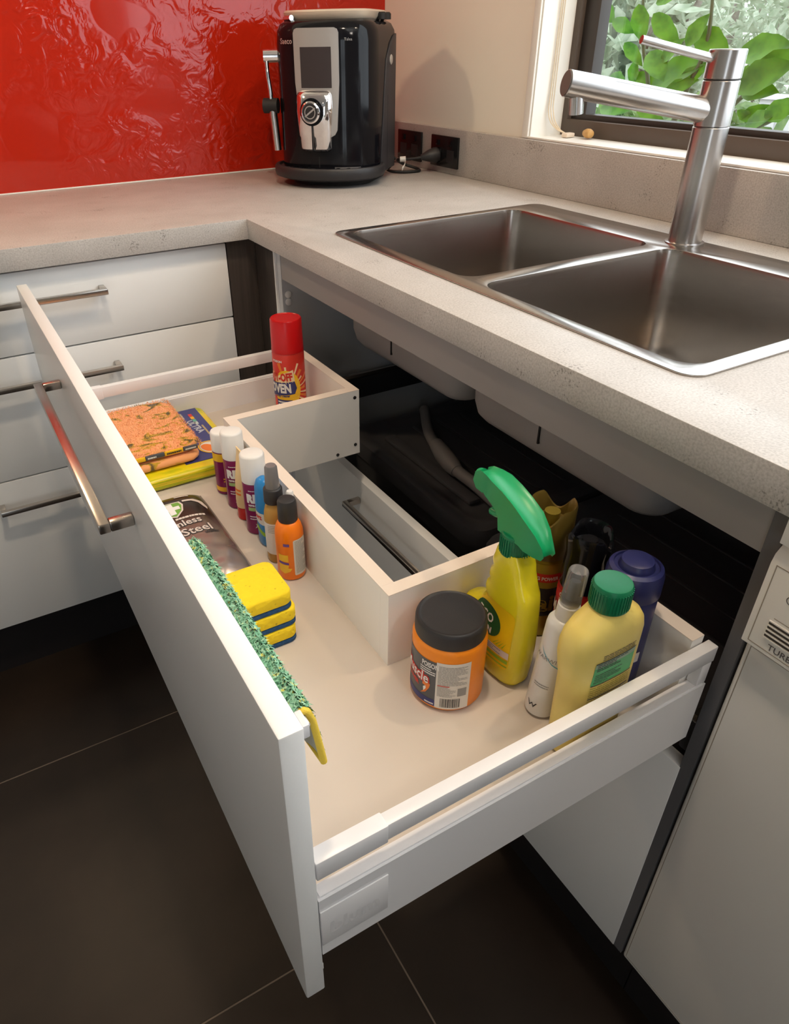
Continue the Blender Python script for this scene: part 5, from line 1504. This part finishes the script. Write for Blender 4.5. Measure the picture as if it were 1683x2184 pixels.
def leaf_mesh(L, W, curl):
    n = 10
    V, F = [], []
    for i in range(n+1):
        t = i/n
        w = W*0.5*(math.sin(PI*min(1, t**0.82))**0.9 + 0.02)*(1 + 0.06*math.sin(t*19))
        z = -curl*L*t*t
        for q in (-1, 0, 1):
            V.append((L*t, w*q, z + abs(q)*w*0.28))
    for i in range(n):
        for q in range(2):
            F.append((i*3+q, i*3+q+1, (i+1)*3+q+1, (i+1)*3+q))
    me = bpy.data.meshes.new('leaf'); me.from_pydata(V, [], F); me.update(); me.materials.append(leaf_m)
    me.polygons.foreach_set('use_smooth', [True]*len(me.polygons))
    return me
LEAF = [leaf_mesh(1.0, 0.52, 0.12), leaf_mesh(1.0, 0.44, 0.22), leaf_mesh(1.0, 0.58, 0.05)]
tree = thing('leafy_shrub', (0.55, -0.5, 0.30), 'shrub with large bright green leaves just outside the window', 'shrub')
pairs = [((-.375,1.235),(-.402,1.165)),((-.405,1.215),(-.478,1.160)),((-.240,1.250),(-.300,1.205)),((-.300,1.205),(-.352,1.182)),((-.395,1.235),(-.460,1.262)),((-.540,1.150),(-.575,1.205)),((-.535,1.180),(-.625,1.135)),((-.360,1.158),(-.410,1.118)),((-.432,1.140),(-.498,1.088)),((-.385,1.120),(-.372,1.070)),((-.372,1.090),(-.445,1.064)),((-.425,1.062),(-.572,1.125)),((-.505,1.075),(-.580,1.110)),((-.500,1.055),(-.560,1.085)),((-.655,1.085),(-.735,1.092)),((-.680,1.070),(-.790,1.118)),((-.700,1.100),(-.800,1.140)),((-.640,1.130),(-.745,1.152)),((-.690,1.062),(-.770,1.072)),((-.685,1.010),(-.730,1.040)),((-.715,1.000),(-.778,1.025)),((-.760,1.020),(-.830,1.052)),((-.680,1.028),(-.715,1.006)),((-.265,1.030),(-.345,1.020)),((-.300,1.012),(-.390,1.022)),((-.430,1.030),(-.500,1.005)),((-.470,1.020),(-.540,1.030)),((-.520,1.028),(-.575,1.012)),((-.470,1.118),(-.520,1.160)),((-.330,1.085),(-.395,1.068))]
rnd = random.Random(3)
for k, (a, b) in enumerate(pairs):
    xd = 0.50 + rnd.uniform(-0.03, 0.03)
    A = Vector((xd, *a)); B = Vector((xd + rnd.uniform(-0.02, 0.02), *b))
    d = B - A; L = d.length*1.10
    o = bpy.data.objects.new('leaf', LEAF[k % 3]); COL.objects.link(o); o.parent = tree; o.matrix_parent_inverse = tree.matrix_basis.inverted()
    ex = d.normalized(); ez = Vector((-1, -0.5, 0.5 + rnd.uniform(-0.5, 0.3))); ez = (ez - ex*ez.dot(ex)).normalized(); ey = ez.cross(ex)
    M = Matrix((ex, ey, ez)).transposed().to_4x4()
    sc = Matrix.Diagonal((L, L*(0.95 if k not in (11, 12) else 0.7), L, 1))
    o.matrix_basis = Matrix.Translation(A) @ M @ sc
for pts in ([(0.52,-.50,0.30),(0.53,-.47,0.85),(0.52,-.42,1.06),(0.51,-.385,1.16),(0.50,-.36,1.30)], [(0.53,-.47,0.85),(0.52,-.53,1.05),(0.51,-.57,1.15),(0.50,-.56,1.28)], [(0.52,-.50,0.60),(0.53,-.62,0.96),(0.52,-.68,1.05),(0.51,-.80,1.13)], [(0.53,-.62,0.96),(0.52,-.74,1.00),(0.51,-.84,1.05)]):
    tube('branch', bez(pts, 5), [0.008*(1 - 0.6*i/(5*(len(pts)-1))) for i in range(5*(len(pts)-1)+1)], twig, tree, 8)

def bush(name, c, rx, ry, rz, n, size, m, label, cat='shrub', group='bushes across the garden', seed=0, trunk=True):
    rnd_ = random.Random(seed)
    t = thing(name, (c[0], c[1], 0.30), label, cat, group)
    V, F = [], []
    for _ in range(n):
        while True:
            p = Vector((rnd_.uniform(-1, 1), rnd_.uniform(-1, 1), rnd_.uniform(-1, 1)))
            if 0.25 < p.length < 1: break
        q = Vector((c[0]+p.x*rx, c[1]+p.y*ry, max(0.31, c[2]+p.z*rz)))
        a = Vector((rnd_.uniform(-1, 1), rnd_.uniform(-1, 1), rnd_.uniform(-1, .4))).normalized()
        b = a.cross(Vector((rnd_.uniform(-1, 1), rnd_.uniform(-1, 1), rnd_.uniform(-1, 1)))).normalized()
        L = size*rnd_.uniform(0.6, 1.3); w = L*rnd_.uniform(0.14, 0.28)
        i = len(V)
        V += [q, q+a*L*0.45+b*w, q+a*L, q+a*L*0.45-b*w]
        F.append((i, i+1, i+2, i+3))
    tag(mesh('foliage', V, F, m, t), kind='stuff')
    for k in range(5):
        an = rnd_.uniform(0, 2*PI)
        e = (c[0]+rx*0.6*math.cos(an), c[1]+ry*0.7*math.sin(an), c[2]+rz*rnd_.uniform(0.2, 0.8))
        tube('stem', bez([(c[0]+0.05*math.cos(an), c[1]+0.05*math.sin(an), 0.30), (c[0]+rx*.25*math.cos(an), c[1]+ry*.25*math.sin(an), 0.30+(c[2]-0.30)*0.6), e], 4), [0.05-0.004*q for q in range(9)], bark, t, 7)
bush('grey_leaved_bush', (2.7, 1.75, 0.95), 0.55, 0.62, 0.75, 2600, 0.16, pale_m, 'silvery bush with long strappy leaves behind the window frame side', seed=1)
bush('pale_tree', (4.7, 2.5, 1.25), 1.0, 1.5, 1.1, 9000, 0.10, pale_m, 'pale green tree filling the garden view behind the tap', 'tree', 'trees across the garden', seed=2)
bush('feathery_tree', (4.9, -0.75, 1.25), 1.0, 1.45, 1.1, 9000, 0.09, pale_m, 'feathery pale tree above the white fence outside', 'tree', 'trees across the garden', seed=3)
bush('low_green_bush', (2.0, 0.75, 0.62), 0.35, 0.60, 0.36, 1500, 0.12, dark_m, 'low dark green bush outside below the tap spout', seed=4)
bush('deep_tree', (7.4, 5.2, 1.4), 1.4, 2.2, 1.3, 7000, 0.13, pale_m, 'far pale tree at the back of the garden', 'tree', 'trees across the garden', seed=6)
fence_w = mat('pale_fence_paint', (0.75, 0.75, 0.78), 0.5)
fn = thing('garden_fence', (2.6, 0.1, 0.30), 'white painted garden fence outside the window behind the tap', 'fence')
for k in range(14):
    y = 0.62 - k*0.115
    box('paling', 2.58, 2.60, y-0.052, y+0.052, 0.30, 0.905, fence_w, fn)
box('fence_rail', 2.56, 2.63, -1.0, 0.70, 0.905, 0.925, fence_w, fn)
